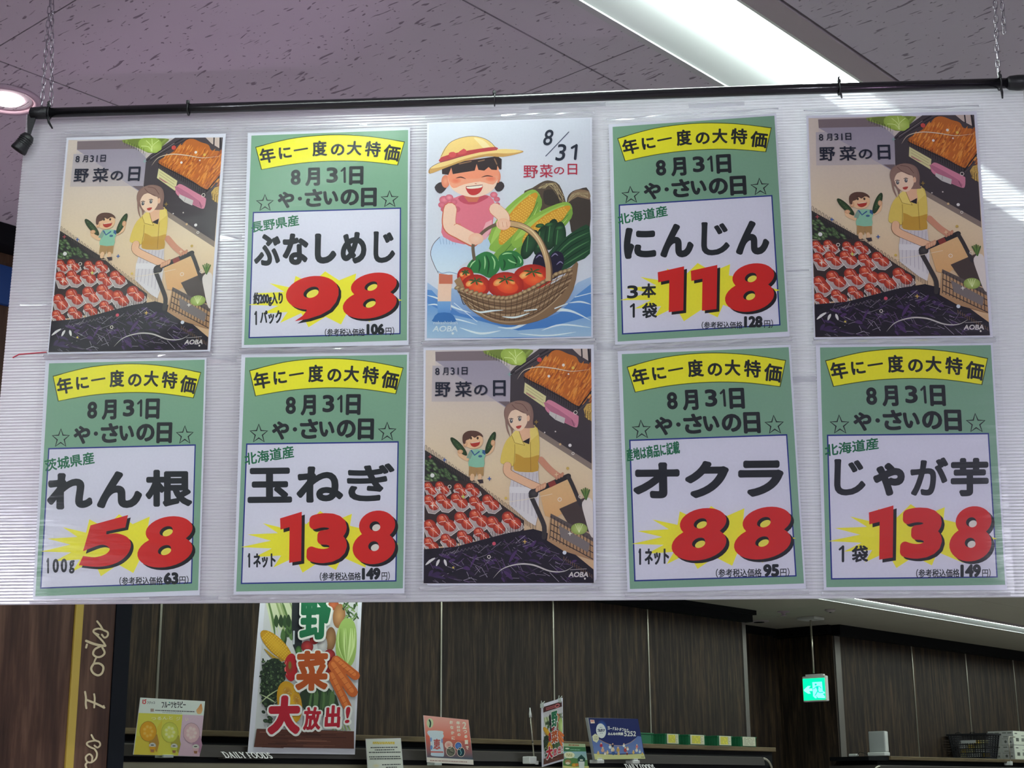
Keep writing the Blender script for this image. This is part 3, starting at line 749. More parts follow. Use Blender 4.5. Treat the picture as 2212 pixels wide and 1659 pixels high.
R7 = [(95, 48), (1168, 35), (1138, 1578), (45, 1585)]
INKC = '#20242b'
def price_poster(Q, ref, label, origin, name, digits, units, tax, z=.0012):
    t, q = poster('price_poster', label, 'poster', Q, z, 'green price posters on the board')
    a = Art(q); a.ref(R7)
    a.poly([(120, 68), (1155, 50), (1128, 1545), (62, 1565)], '#80a693')
    # arched yellow banner
    up = catmull([(145, 150), (390, 92), (645, 72), (890, 88), (1133, 132)], 8, False)
    dn = catmull([(1085, 303), (860, 272), (640, 265), (410, 280), (183, 317)], 8, False)
    a.poly([tuple(p) for p in up+dn], '#3d4a20')
    def ins(pts, dy): return [(p[0], p[1]+dy) for p in pts]
    up2 = [(p[0]+(6 if p[0] < 200 else -6 if p[0] > 1080 else 0), p[1]+5) for p in up]
    dn2 = [(p[0]+(5 if p[0] < 250 else -5 if p[0] > 1040 else 0), p[1]-5) for p in dn]
    a.poly([tuple(p) for p in up2+dn2], '#ece42e')
    def rot(tx, cx, cy, w, h, ang, col, r):
        c_, s_ = math.cos(math.radians(ang)), math.sin(math.radians(ang))
        f = lambda x, y: (cx+x*c_-y*s_, cy+x*s_+y*c_)
        a.text(tx, f(-w/2, -h/2), f(w/2, -h/2), f(-w/2, h/2), col, r)
    for tx, cx, cy, w, h, an in (('年', 225, 213, 104, 110, -10), ('に', 342, 196, 84, 84, -7), ('一', 447, 175, 96, 12, -9), ('度', 570, 170, 98, 112, -2),
                                 ('の', 690, 182, 90, 84, 2), ('大', 800, 172, 98, 104, 4), ('特', 922, 182, 104, 112, 7), ('価', 1045, 212, 108, 116, 11)):
        rot(tx, cx, cy, w, h, an, INKC, 3.5)
    a.tb('8', 378, 318, 444, 432, INKC, 5, 0, 3, rings=1); a.tb('月', 474, 306, 572, 440, INKC, 6, 0, 2)
    a.tb('3', 614, 306, 690, 420, INKC, 5, 0, 2); a.tb('1', 708, 308, 742, 420, INKC, 2, 0, 0); a.tb('日', 762, 302, 860, 437, INKC, 6.5, 3, 0)
    rot('や', 347, 535, 112, 120, -10, INKC, 6); a.ell(438, 528, 14, 14, INKC); rot('さ', 530, 525, 118, 128, -3, INKC, 6)
    rot('い', 642, 525, 96, 100, -4, INKC, 6.5); rot('の', 766, 525, 122, 116, 0, INKC, 6.5); a.tb('日', 838, 458, 945, 595, INKC, 6.5, 3, 0)
    for cx, cy in ((207, 557), (1028, 545)):
        st = [(cx+(58 if k % 2 == 0 else 24)*math.sin(math.pi*k/5), cy-(62 if k % 2 == 0 else 26)*math.cos(math.pi*k/5)) for k in range(10)]
        a.stroke(st, 9, INKC, 0, True)
    a.poly([(126, 618), (1102, 604), (1087, 1501), (92, 1518)], '#1f2f86')
    a.poly([(134, 627), (1094, 613), (1079, 1493), (101, 1509)], '#d7d4ec')
    a.poly([(600,1050),(690,1115),(803,1068),(790,1145),(940,1180),(1078,1180),(1000,1225),(1102,1262),(960,1290),(1050,1335),(890,1340),(890,1412),(740,1345),(700,1428),(600,1372),(487,1445),(440,1345),(300,1412),(350,1335),(180,1345),(290,1290),(92,1281),(285,1240),(135,1200),(330,1192),(232,1128),(385,1165),(405,1080),(510,1135)], '#efe63a')
    a.ref(ref)
    a.text(origin[0], *origin[1:4], '#1f6b4c', 2.2)
    for c, x0, y0, x1, y1 in name: a.tb(c, x0, y0, x1, y1, INKC, 8.5 if c in 'ぶじがぎ' else 11 if c in '根芋玉めなね' else 13.5, 0, 3)
    for c, x0, y0, x1, y1 in digits:
        sq = c in '15'; w_ = x1-x0
        r = dict([('1', 26), ('5', 26)]).get(c, 33 if w_ > 300 else 28)
        sh = w_*.13 if c in '98' and w_ > 300 else (w_*.05 if c != '1' else 0)
        if c == '1':                    # slab shaped 1 with a flag
            P = [(x0, y0+.13*(y1-y0)), (x1, y0), (x1-.03*w_, y1-.04*(y1-y0)), (x0+.42*w_, y1), (x0+.44*w_, y0+.30*(y1-y0)), (x0+.02*w_, y0+.35*(y1-y0))]
            a.poly([(x+20, y+18) for x, y in P], '#17181c'); a.poly(P, '#cf2320'); continue
        if c == '5':
            H_ = y1-y0
            ou = [tuple(p) for p in catmull([(.52, .375), (.72, .355), (.92, .43), (.985, .58), (.91, .77), (.70, .93), (.38, 1.0), (.0, .97)], 5, False)]
            inn = [tuple(p) for p in catmull([(.08, .79), (.30, .815), (.50, .76), (.585, .66), (.50, .585), (.36, .59), (.08, .70)], 4, False)]
            P = [(x0+p*w_, y0+q*H_) for p, q in [(.22, .2), (.93, 0), (.88, .24), (.52, .315)]+ou+inn]
            a.poly([(x+18, y+16) for x, y in P], '#17181c'); a.poly(P, '#cf2320'); continue
        if c in '89':
            H_ = y1-y0
            for dx, dy, cl in ((19, 17, '#17181c'), (0, 0, '#cf2320')):
                X_, Y_ = x0+dx, y0+dy
                if c == '8':
                    a.ell(X_+.575*w_, Y_+.275*H_, .425*w_, .275*H_, cl, None, -10, 30); a.ell(X_+.50*w_, Y_+.69*H_, .50*w_, .315*H_, cl, None, -10, 30)
                else:
                    a.ell(X_+.5*w_, Y_+.37*H_, .5*w_, .365*H_, cl, None, -10, 32)
                    a.poly([(X_+p*w_, Y_+q*H_) for p, q in ((1.0, .26), (1.0, .42), (.95, .58), (.84, .74), (.66, .86), (.42, .95), (.17, 1.0), (.32, .88), (.40, .76), (.36, .66), (.7, .4))], cl)
            for p, q in (((.53, .30), (.50, .675)) if c == '8' else ((.49, .37),)):
                k_ = 1 if c == '8' else 1.25
                a.ell(x0+p*w_-3, y0+q*H_-4, .125*w_*k_, .085*H_*k_, '#17181c', None, -25); a.ell(x0+p*w_+7, y0+q*H_+7, .098*w_*k_, .062*H_*k_, '#e9e05a' if w_ > 300 else '#dcd8d8', None, -25)
            continue
        a.tb(c, x0, y0, x1, y1, '#17181c', r, sh, 10, rings=2, off=(18, 16)); a.tb(c, x0, y0, x1, y1, '#cf2320', r, sh, 10, rings=2)
    for c, x0, y0, x1, y1 in units: a.tb(c, x0, y0, x1, y1, INKC, 3.2 if (y1-y0) < 108 and len(c) > 1 else 3.6, 0, 4)
    tx, num, yen = tax
    a.tb('（参考税込価格', *tx, INKC, .9, 0, 3); a.tb(num[0], *num[1:], INKC, 6, 0, 2); a.tb('円）', *yen, INKC, .6, 0, 1)
    a.build('print', t)
    return t

PQ = [[(-0.8322, 0.476), (-0.5304, 0.4737), (-0.5367, 0.0553), (-0.8336, 0.056)],
[(-0.4893, 0.4737), (-0.1874, 0.4735), (-0.1818, 0.0591), (-0.4804, 0.0604)],
[(-0.1564, 0.4831), (0.1449, 0.4827), (0.1417, 0.0654), (-0.1537, 0.0668)],
[(0.1746, 0.468), (0.4752, 0.4787), (0.4803, 0.0605), (0.1802, 0.052)],
[(0.5279, 0.4725), (0.8272, 0.4712), (0.8224, 0.0516), (0.5215, 0.0545)],
[(-0.8379, 0.0461), (-0.5437, 0.0455), (-0.5322, -0.3765), (-0.824, -0.3813)],
[(-0.4812, 0.0497), (-0.1813, 0.0472), (-0.1806, -0.3761), (-0.4736, -0.3757)],
[(-0.156, 0.0553), (0.1431, 0.0544), (0.143, -0.3642), (-0.1505, -0.3628)],
[(0.1841, 0.0416), (0.4816, 0.0468), (0.488, -0.3734), (0.1939, -0.3769)],
[(0.5244, 0.0467), (0.8224, 0.0431), (0.8125, -0.3785), (0.5167, -0.3766)]]
RP2 = [(90, 68), (1252, 32), (1240, 1585), (45, 1605)]
RP4 = [(15, 105), (1190, 28), (1285, 1590), (62, 1650)]
RP6 = [(148, 58), (1198, 38), (1152, 1588), (65, 1615)]
RP9 = [(70, 85), (1157, 45), (1255, 1578), (132, 1600)]
RP10 = [(62, 70), (1155, 60), (1245, 1588), (112, 1590)]
price_poster(PQ[1], RP2, 'green price poster for mushrooms, ぶなしめじ at 98',
 ('長野県産', (112, 705), (452, 650), (120, 785)),
 [('ぶ', 135, 790, 325, 1020), ('な', 340, 785, 525, 1015), ('し', 570, 785, 725, 1005), ('め', 755, 775, 940, 1005), ('じ', 990, 770, 1145, 1000)],
 [('9', 362, 1092, 740, 1415), ('8', 768, 1070, 1158, 1392)],
 [('約200g入り', 130, 1205, 342, 1310), ('1', 137, 1342, 157, 1442), ('パック', 178, 1335, 335, 1436)],
 ((642, 1465, 928, 1525), ('106', 940, 1432, 1068, 1513), (1076, 1455, 1138, 1515)), .0062)
price_poster(PQ[3], RP4, 'green price poster for carrots, にんじん at 118',
 ('北海道産', (75, 735), (422, 670), (85, 812)),
 [('に', 122, 828, 350, 1050), ('ん', 378, 800, 612, 1040), ('じ', 665, 788, 865, 1025), ('ん', 908, 778, 1142, 1020)],
 [('1', 360, 1100, 545, 1422), ('1', 592, 1090, 778, 1412), ('8', 830, 1080, 1178, 1415)],
 [('3', 145, 1232, 222, 1328), ('本', 245, 1218, 350, 1324), ('1', 165, 1360, 200, 1460), ('袋', 250, 1354, 356, 1466)],
 ((668, 1485, 955, 1540), ('128', 965, 1447, 1095, 1530), (1106, 1472, 1168, 1532)), .0062)
price_poster(PQ[5], RP6, 'green price poster for lotus root, れん根 at 58',
 ('茨城県産', (140, 705), (462, 650), (148, 785)),
 [('れ', 158, 790, 455, 1030), ('ん', 483, 778, 778, 1022), ('根', 800, 768, 1105, 1012)],
 [('5', 366, 1065, 710, 1402), ('8', 745, 1075, 1108, 1402)],
 [('1', 155, 1345, 172, 1445), ('0', 195, 1348, 236, 1443), ('0', 248, 1347, 290, 1441), ('g', 302, 1358, 338, 1448)],
 ((630, 1465, 913, 1525), ('63', 918, 1437, 1015, 1518), (1020, 1460, 1080, 1515)), .0014)
price_poster(PQ[6], R7, 'green price poster for onions, 玉ねぎ at 138, left of the middle picture',
 ('北海道産', (112, 680), (428, 628), (118, 760)),
 [('玉', 135, 772, 420, 1000), ('ね', 448, 763, 747, 998), ('ぎ', 770, 745, 1075, 990)],
 [('1', 343, 1055, 482, 1382), ('3', 510, 1058, 780, 1388), ('8', 806, 1048, 1080, 1388)],
 [('1', 136, 1320, 152, 1412), ('ネット', 172, 1318, 315, 1415)],
 ((597, 1440, 860, 1497), ('149', 866, 1412, 985, 1492), (992, 1437, 1045, 1494)), .0014)
price_poster(PQ[8], RP9, 'green price poster for okra, オクラ at 88',
 ('産地は商品に記載', (122, 700), (456, 648), (130, 780)),
 [('オ', 168, 783, 460, 1012), ('ク', 493, 773, 770, 1010), ('ラ', 828, 770, 1114, 1002)],
 [('8', 408, 1073, 756, 1397), ('8', 800, 1065, 1162, 1390)],
 [('1', 202, 1325, 218, 1428), ('ネット', 240, 1322, 394, 1430)],
 ((688, 1450, 976, 1508), ('95', 985, 1422, 1086, 1505), (1092, 1447, 1150, 1504)), .0014)
price_poster(PQ[9], RP10, 'green price poster for potatoes, じゃが芋 at 138, lower right corner',
 ('北海道産', (115, 690), (447, 642), (120, 765)),
 [('じ', 176, 776, 370, 1005), ('ゃ', 416, 800, 612, 1008), ('が', 646, 768, 880, 1006), ('芋', 895, 770, 1130, 1010)],
 [('1', 390, 1065, 542, 1400), ('3', 580, 1072, 850, 1398), ('8', 886, 1070, 1148, 1408)],
 [('1', 204, 1312, 238, 1415), ('袋', 284, 1310, 386, 1418)],
 ((682, 1455, 950, 1513), ('149', 955, 1427, 1082, 1510), (1090, 1455, 1142, 1510)), .0014)

# ---- picture poster: mother and boy in a vegetable aisle (one artwork, three sheets)
R8 = [(45, 35), (1155, 15), (1175, 1580), (38, 1580)]
def aisle_art(a):
    rnd = random.Random(3)
    a.ref(R8); a.clip = (42, 1568, 60, 47, 1137, 1156)
    FR = [(60, 52), (1137, 36), (1156, 1570), (47, 1566)]
    def X(y, side):                       # frame edges, to clip at the printed border
        t = (y-44)/1524; return 60-13*t if side == 0 else 1137+19*t
    a.poly([(60, 52), (1137, 36), (1146, 800), (54, 800)], '#c8bcc6', 0, '#dfc9b2'); a.poly([(54, 800), (1146, 800), (1156, 1570), (47, 1566)], '#dfc9b2', 0, '#d3a985')
    a.poly([(60, 52), (122, 56), (122, 200), (58, 420)], '#d2c2c0')
    a.poly([(122, 62), (430, 56), (545, 118), (124, 122)], '#80707a')
    a.poly([(124, 122), (545, 118), (614, 190), (606, 442)], '#9990a6', 0, '#a99fb6')
    a.poly([(124, 122), (300, 240), (330, 200), (180, 122)], '#a79db0')
    a.poly([(104, 152), (606, 150), (603, 384), (98, 386)], '#b5abba', 0, '#bfb2ba')
    a.poly([(124, 122), (545, 118), (614, 190), (608, 384), (520, 384)], '#9e94ab', 0, '#aea4b8')
    a.poly([(530, 385), (607, 385), (607, 436)], '#75656f')
    # right hand shelf
    a.poly([(612, 190), (640, 160), (800, 42), (1137, 38), (1142, 800), (775, 565), (608, 430)], '#4b424b', 0, '#40373f')
    a.poly([(775, 556), (1142, 790), (1142, 832), (800, 612)], '#8b7a76')
    a.poly([(1015, 42), (1128, 38), (1132, 128), (1060, 85)], '#cbb7b6'); a.stroke([(1075, 40), (1078, 95)], 9, '#2e2730', 0); a.stroke([(1120, 40), (1126, 125)], 14, '#2e2730', 0)
    for k, c in enumerate(('#7f8d46', '#8fa050', '#76853f')): a.poly([(430+k*20, 56), (730-k*8, 46), (745-k*20, 75), (650, 150-k*8), (560, 118)], c, 3)
    a.ell(630, 88, 84, 56, '#b9cb6c', '#9ab04f', 8); a.ell(660, 110, 54, 40, '#c4d47c', '#a7bc58', 8)
    for p in ([(600, 60), (640, 100), (650, 140)], [(690, 60), (650, 95), (640, 138)], [(570, 100), (620, 105), (648, 140)], [(640, 48), (646, 90)]): a.stroke(p, 4, '#dbe6a6', 3)
    for k in range(9): a.stroke([(452+k*17, 60+k*7), (452+k*17, 88+k*8)], 3, '#39402a', 0)
    a.stroke([(615, 205), (700, 140), (855, 48)], 10, '#2b252c', 0); a.stroke([(640, 208), (735, 140), (900, 46)], 6, '#2b252c', 0); a.stroke([(640, 190), (800, 80)], 4, '#8d8189', 0)
    # carrots
    cr = [(700, 222), (745, 175), (835, 115), (880, 60), (930, 52), (985, 75), (1040, 95), (1065, 135), (1133, 155), (1136, 320), (1060, 415), (960, 360), (830, 290)]
    a.poly(cr, '#c06c2e', 3)
    def inside(x, y): return y > 222-.85*(x-700) and y > 50+(x-900)*.48 and y < 222+(x-700)*.54 and x < 1130
    for k in range(520):
        x, y = rnd.uniform(715, 1128), rnd.uniform(80, 410)
        if not inside(x, y) or y < 115+(x-860)*.25: continue
        L_ = rnd.uniform(24, 60); a.stroke([(x, y), (x+L_*.28, y-L_*.4), (x+L_*.5, y-L_*.85)], rnd.uniform(6, 13), rnd.choice(['#d6813a', '#cf7530', '#e29a4e', '#a3562a', '#c2672c', '#dd8c3c', '#e08a36']), 2, taper=True)
    for k in range(24): a.stroke([(705+k*15, 205+k*9), (705+k*15, 250+k*9.4)], 3, '#251d20', 0)
    a.stroke([(695, 225), (1062, 425)], 4, '#251d20', 0); a.stroke([(1055, 430), (1138, 320)], 9, '#251d20', 0); a.stroke([(1055, 445), (1138, 370)], 4, '#5e525a', 0)
    a.poly([(1088, 436), (1110, 402), (1138, 395), (1140, 515), (1100, 480)], '#c9a35c'); 
    for k in range(7): a.ell(1100+rnd.uniform(0, 34), 420+k*13, 13, 8, '#e0c078', '#a8803c', 30)
    for k in range(3): a.stroke([(1100+k*15, 440+k*8), (1100+k*15, 495+k*8)], 3, '#251d20', 0)
    a.poly([(705, 262), (844, 352), (834, 424), (699, 330)], '#d6cda2'); 
    for k in range(3): a.stroke([(715, 285+k*20), (825, 358+k*20)], 2.5, '#9b8f6e', 0, caps=False)
    a.poly([(715, 336), (760, 364), (790, 372), (712, 326)], '#b4737c')
    a.poly([(836, 408), (848, 382), (876, 378), (960, 425), (1046, 474), (1056, 492), (1050, 545), (1026, 552), (940, 510), (850, 452)], '#d386a4', 3)
    a.poly([(836, 412), (850, 394), (1012, 500), (1030, 548), (940, 506)], '#b8708e', 2); a.poly([(866, 448), (968, 494), (962, 530), (905, 505), (864, 470)], '#c9c3c8'); a.stroke([(910, 470), (905, 500)], 3, '#9b8d92', 0); a.stroke([(1012, 506), (1028, 548)], 4, '#7d4560', 0)
    # left display: cucumbers, pickets, tomatoes, aubergines
    a.poly([(55, 700), (385, 905), (300, 915), (50, 900)], '#2c2a2c')
    for k in range(70):
        x = rnd.uniform(58, 290); y = rnd.uniform(760+.0*(x), 900)
        if y < 745+(x-55)*.62: continue
        a.ell(x, y, rnd.uniform(14, 24), rnd.uniform(8, 12), rnd.choice(['#728a62', '#5d7850', '#86a074']), '#2f402b', rnd.uniform(10, 60), 10)
    for k in range(34):
        x = 55+k*21.5; y = 668+k*15.6
        if x > 780: break
        a.stroke([(x, y+44), (x, y+6), (x+6, y), (x+12, y+6), (x+12, y+50)], 2.6, '#57484a', 0)
    a.poly([(52, 905), (300, 900), (390, 915), (560, 1060), (700, 1160), (700, 1230), (560, 1260), (52, 1345)], '#3a2c2e')
    rows = [(935, [(85, 14), (165, 10), (285, 22), (362, 22)], 46), (1040, [(90, 0), (178, -8), (275, -12), (392, 8), (480, 0)], 56), (1170, [(88, 38), (190, 2), (305, -12), (402, -28), (512, 18), (615, -12)], 64), (1290, [(90, 22), (205, 0), (312, -22), (420, -40)], 52)]
    for y0, xs, r in rows:
        for x, dy in xs:
            y = y0+dy
            pts = [(x-r*.95, y+r*.2), (x-r*.2, y+r*1.25), (x+r*.55, y+r*1.35), (x+r*1.35, y+r*.75), (x+r*1.15, y+r*.35), (x-r*.6, y-r*.75)]
            pts = [(max(p[0], 50), p[1]) for p in pts]
            a.poly(pts, '#c8bcc0', 0, '#a99a9f'); a.stroke(pts, 3, '#efe9ee', 0, True)
            for dx, dd in ((-.28, -.28), (.42, .32)):
                cx_, cy_ = x+dx*r, y+dd*r
                if cx_-r*.6 < 48: cx_ = 48+r*.6
                a.ell(cx_, cy_, r*.66, r*.6, '#d8553b', '#9c2c20', 30, 18); a.ell(cx_-r*.12, cy_-r*.15, r*.34, r*.22, '#ee8a6a', '#d0513a', 30, 10)
                a.ell(cx_+r*.2, cy_+r*.1, r*.10, r*.07, '#f4c98a', '#e5815a', 0, 8); a.ell(cx_-r*.05, cy_-r*.3, r*.12, r*.05, '#f6dcd6', '#ee9a84', 20, 8)
            a.stroke([(x-r*.7, y), (x, y-r*.1), (x+r*.9, y+r*.7)], 3, '#e9d9dc', 2); a.stroke([(x-r*.1, y-r*.7), (x+r*.3, y), (x+r*.3, y+r*1.1)], 2.5, '#e2b6b0', 2)
    for k in range(30): 
        x = 215+k*16.5; y = 1325-k*3.9
        a.stroke([(x, y-28), (x, y+12)], 2.6, '#33262a', 0)
    au = [(48, 1345), (250, 1330), (600, 1240), (760, 1215), (850, 1240), (960, 1320), (1154, 1480), (1156, 1570), (47, 1566)]
    a.poly(au, '#1b1424')
    def ina(x, y): return y > 1350-.17*(x-50) if x < 760 else y > 1228+.6*(x-760)
    for k in range(300):
        x, y = rnd.uniform(62, 1130), rnd.uniform(1235, 1555)
        if not ina(x, y-14) or not ina(x+50, y-10): continue
        L_ = rnd.uniform(30, 95); an = rnd.choice([.5, -.5, 1.0, -.9, .25]) + rnd.uniform(-.25, .25)
        x2, y2 = min(x+L_*math.cos(an), 1148), min(y+L_*math.sin(an), 1562)
        if not ina(x2, y2-6): continue
        if k % 3 == 0: a.stroke([(x, y), ((x+x2)/2, (y+y2)/2-5), (x2, y2)], rnd.uniform(12, 26), rnd.choice(['#382250', '#2a1a3c', '#4c2f66', '#120d1a', '#3f2a58']), 2, taper=True)
        else: a.stroke([(x, y), (x2, y2)], rnd.uniform(1.6, 3.2), rnd.choice(['#7a6a8c', '#9187a0', '#564468', '#6d4b86', '#b0a3bd']), 0, caps=False)
    for k in range(11): a.stroke([(150+k*24, 1378-k*5.5), (162+k*24, 1392-k*5.5), (174+k*24, 1372-k*5.5)], 3, '#6b6070', 2)
    for k in range(12): a.stroke([(420+k*24, 1325-k*3), (432+k*24, 1338-k*3), (444+k*24, 1322-k*3)], 3, '#574c5c', 2)
    # boy
    SK, SKd, LN = '#e6bd9c', '#cf9a7a', '#6d4438'
    a.stroke([(300, 690), (282, 730), (330, 760)], 26, SK); a.stroke([(500, 650), (490, 700), (455, 725)], 24, SK)
    a.poly([(343, 806), (438, 806), (436, 868), (398, 872), (392, 846), (384, 872), (340, 868)], '#b08a5e'); a.stroke([(364, 868), (362, 890)], 26, SK, 0); a.stroke([(412, 868), (412, 890)], 24, SK, 0); a.poly([(395, 895), (432, 892), (436, 915), (412, 920)], '#3a2f38')
    a.poly([(345, 715), (370, 698), (425, 698), (455, 715), (440, 760), (438, 812), (340, 806), (345, 760)], '#8fc0ae', 2); a.poly([(325, 752), (350, 700), (372, 712), (352, 760)], '#87a399'); a.poly([(430, 700), (452, 705), (448, 735), (428, 722)], '#3c5f96')
    a.stroke([(358, 705), (378, 735), (408, 712)], 9, '#3c5f96', 0); a.ell(415, 742, 13, 8, '#4a6a98')
    a.ell(372, 642, 62, 52, SK, SK); a.ell(318, 662, 14, 20, SK, SKd)
    a.poly([(302, 655), (302, 605), (335, 578), (390, 578), (425, 598), (432, 618), (405, 606), (380, 622), (360, 612), (345, 630), (322, 640), (318, 660)], '#5f4038', 3)
    a.poly([(352, 655), (388, 652), (412, 645), (408, 668), (380, 682), (358, 674)], '#b23a30', 3); a.stroke([(356, 656), (410, 648)], 4, '#f0e4da', 0)
    for x in (355, 398): a.ell(x, 624, 7, 9, '#4a3a30'); a.stroke([(x-10, 610), (x, 604), (x+10, 608)], 3, '#4a3028', 2)
    for cx_, cy_, an in ((275, 678, 48), (482, 655, -68)):
        a.ell(cx_, cy_, 78, 22, '#3f5a38', '#25381f', an, 18)
        for k in range(10):
            t_ = rnd.uniform(-.8, .8); q = math.radians(an); a.ell(cx_+62*t_*math.cos(q), cy_+62*t_*math.sin(q), 9, 5, '#5b7a4e', '#2c4226', an, 8)
    a.ell(285, 712, 18, 14, SK, SKd); a.ell(498, 655, 14, 20, SK, SKd)
    # mother
    a.stroke([(810, 765), (870, 830), (935, 880)], 42, '#cd917c'); 
    a.poly([(628, 828), (792, 828), (800, 960), (795, 1110), (775, 1195), (725, 1165), (606, 1060), (604, 960)], '#cbc3d0', 0, '#d9d2dd')
    for k in range(7): a.stroke([(640+k*24, 850), (628+k*25, 960), (622+k*26, 1060+k*14)], 3, '#a79db0', 2)
    a.poly([(605, 940), (795, 945), (793, 985), (605, 980)], '#dcd6e2')
    a.poly([(640, 610), (690, 590), (745, 545), (788, 560), (800, 640), (800, 720), (790, 770), (792, 838), (712, 846), (640, 836), (634, 800), (640, 690)], '#dcc266', 2)
    a.poly([(640, 722), (700, 752), (760, 745), (800, 735), (790, 780), (792, 838), (712, 846), (640, 836), (634, 800)], '#c4993f', 2)
    a.poly([(628, 600), (585, 640), (560, 700), (546, 770), (560, 792), (632, 806), (644, 730), (650, 640)], '#dcc266', 2); a.stroke([(632, 806), (640, 730), (640, 665)], 3, '#8f6c2c', 2); a.stroke([(742, 650), (745, 840)], 3, '#8f6c2c', 0)
    a.poly([(662, 560), (735, 540), (742, 600), (735, 660), (700, 650), (668, 600)], '#e2b49c', 2); a.poly([(690, 648), (738, 622), (734, 664)], '#241d26')
    a.poly([(618, 600), (662, 560), (690, 650), (705, 672), (640, 655)], '#e6cf7c'); a.poly([(740, 545), (770, 540), (792, 600), (745, 640), (738, 590)], '#e6cf7c'); a.stroke([(618, 602), (640, 655), (705, 672)], 3, '#8f6c2c', 0); a.stroke([(668, 580), (690, 645), (705, 672)], 3, '#8f6c2c', 0)
    a.stroke([(592, 805), (598, 850), (690, 900), (800, 950)], 54, LN); a.stroke([(592, 803), (598, 850), (690, 900), (800, 950)], 49, '#e4b79c')
    a.poly([(575, 500), (572, 440), (600, 400), (660, 380), (715, 388), (748, 415), (762, 470), (758, 530), (770, 555), (722, 560), (640, 560), (622, 600), (612, 560)], '#8c6c68', 3)
    a.poly([(596, 470), (640, 440), (700, 450), (722, 490), (718, 530), (690, 570), (655, 578), (618, 550), (600, 510)], '#efd0c0', 3); a.ell(728, 495, 10, 20, '#e6b8a2')
    a.poly([(578, 520), (578, 440), (620, 395), (680, 385), (735, 410), (745, 480), (722, 470), (690, 460), (650, 440), (622, 446), (600, 480), (592, 540), (606, 600), (612, 620), (590, 580)], '#94746e', 3)
    a.stroke([(640, 395), (690, 405), (725, 450)], 4, '#6d4c4a', 3); a.stroke([(620, 405), (650, 435), (700, 458)], 4, '#6d4c4a', 3)
    for x, y in ((617, 513), (672, 500)): a.ell(x, y, 10, 14, '#5a5a66'); a.stroke([(x-15, y-12), (x, y-18), (x+14, y-12)], 4, '#3d2d2e', 2); a.ell(x+2, y-4, 3, 4, '#efefef', n=8)
    a.poly([(648, 548), (684, 542), (672, 562), (656, 562)], '#b3423e', 2)
    # cart
    a.poly([(800, 965), (985, 885), (1055, 1040), (900, 1150), (838, 1130)], '#dcb68c', 0, '#d8a878')
    a.poly([(930, 1085), (1100, 1010), (1128, 1060), (1140, 1240), (1000, 1200)], '#4a3c3c'); 
    a.stroke([(752, 980), (990, 872)], 34, '#2b272b', 0); a.stroke([(862, 932), (905, 912)], 33, '#8d3a36', 0, caps=False); a.stroke([(745, 1000), (800, 1120), (832, 1200), (830, 1270)], 30, '#3a3438', 3); a.stroke([(990, 878), (1020, 940), (1070, 1060)], 26, '#3a3438', 3)
    a.ell(762, 985, 32, 30, '#4c464a', '#2e2a2e')
    for k in range(4): a.ell(788+k*15, 955-k*7, 12, 22, '#e4b79c', '#c98f76', 20, 10)
    for k in range(3): a.ell(915+k*17, 880-k*8, 10, 18, '#d59a82', '#b97f6a', 20, 10)
    a.poly([(875, 1115), (1150, 1260), (1152, 1300), (1130, 1290), (870, 1140)], '#5d5152'); a.poly([(870, 1140), (1152, 1300), (1153, 1420), (960, 1360), (850, 1290)], '#c09a78', 0, '#a87f60')
    for k in range(13): a.stroke([(880+k*21, 1130+k*12), (868+k*22, 1280+k*10)], 5, '#3a2e30', 0, caps=False)
    for k in range(3): a.stroke([(872, 1180+k*42), (1152, 1330+k*42)], 6, '#3a2e30', 0, caps=False)
    a.poly([(925, 1190), (1130, 1310), (1120, 1370), (940, 1270)], '#7d7276')
    a.ell(1060, 1215, 54, 38, '#c2cf84', '#8da052'); 
    for k in range(4): a.stroke([(1035+k*16, 1185), (1060, 1240)], 3, '#e6edc0', 0)
    a.poly([(1078, 1060), (1095, 1025), (1120, 1012), (1146, 1035), (1152, 1120), (1154, 1265), (1130, 1250), (1100, 1150)], '#ddd2d6', 3)
    for k in range(5): a.stroke([(1105, 1025), (1075+k*13, 950+abs(k-2)*6)], 9, '#6c8a44' if k % 2 else '#4b6a34', 0)
    for k in range(14): a.stroke([(960+k*14, 1395+k*9), (962+k*14, 1420+k*9)], 5, '#6b5140', 0, caps=False)
    # glitter and ribbons
    for x, y, r, c in ((1000, 672, 11, '#e8e2ea'), (957, 150, 10, '#e8dede'), (800, 115, 16, '#c8504e'), (862, 222, 9, '#e8e2ea'), (1020, 168, 10, '#e2c060'), (505, 1310, 12, '#d0506a'), (104, 866, 14, '#e6e2ea'), (965, 1370, 13, '#d8dcf2'), (985, 822, 10, '#c8a860'), (240, 1465, 7, '#d8c060'), (582, 1015, 9, '#d8b860'), (990, 208, 6, '#eee0e0'), (835, 588, 5, '#d8ccd0'), (905, 582, 5, '#d8ccd0'), (936, 665, 8, '#dcb890')): a.ell(x, y, r, r, c, n=10)
    for x, y, r in ((1036, 458, 12), (933, 1024, 12), (1066, 1005, 10), (216, 940, 11), (472, 1396, 10), (1020, 725, 8)): a.stroke([(x+r*math.cos(k*.785), y+r*math.sin(k*.785)) for k in range(8)], 4, '#e8dede', 0, True)
    for x, y, c in ((183, 765, '#3f62b0'), (475, 888, '#3f62b0'), (90, 745, '#b0505a'), (104, 1062, '#f0e2e0'), (305, 1005, '#d8d860'), (706, 1298, '#d8b060'), (1000, 1246, '#eee4e6'), (780, 520, '#a08048'), (150, 955, '#f0e2e0'), (912, 862, '#e0c0a0'), (605, 210, '#8fb0b4')):
        for p, q in (((x-14, y), (x+14, y)), ((x, y-15), (x, y+15))): a.stroke([p, ((p[0]+q[0])/2, (p[1]+q[1])/2), q], 7, c, 2, taper=True)
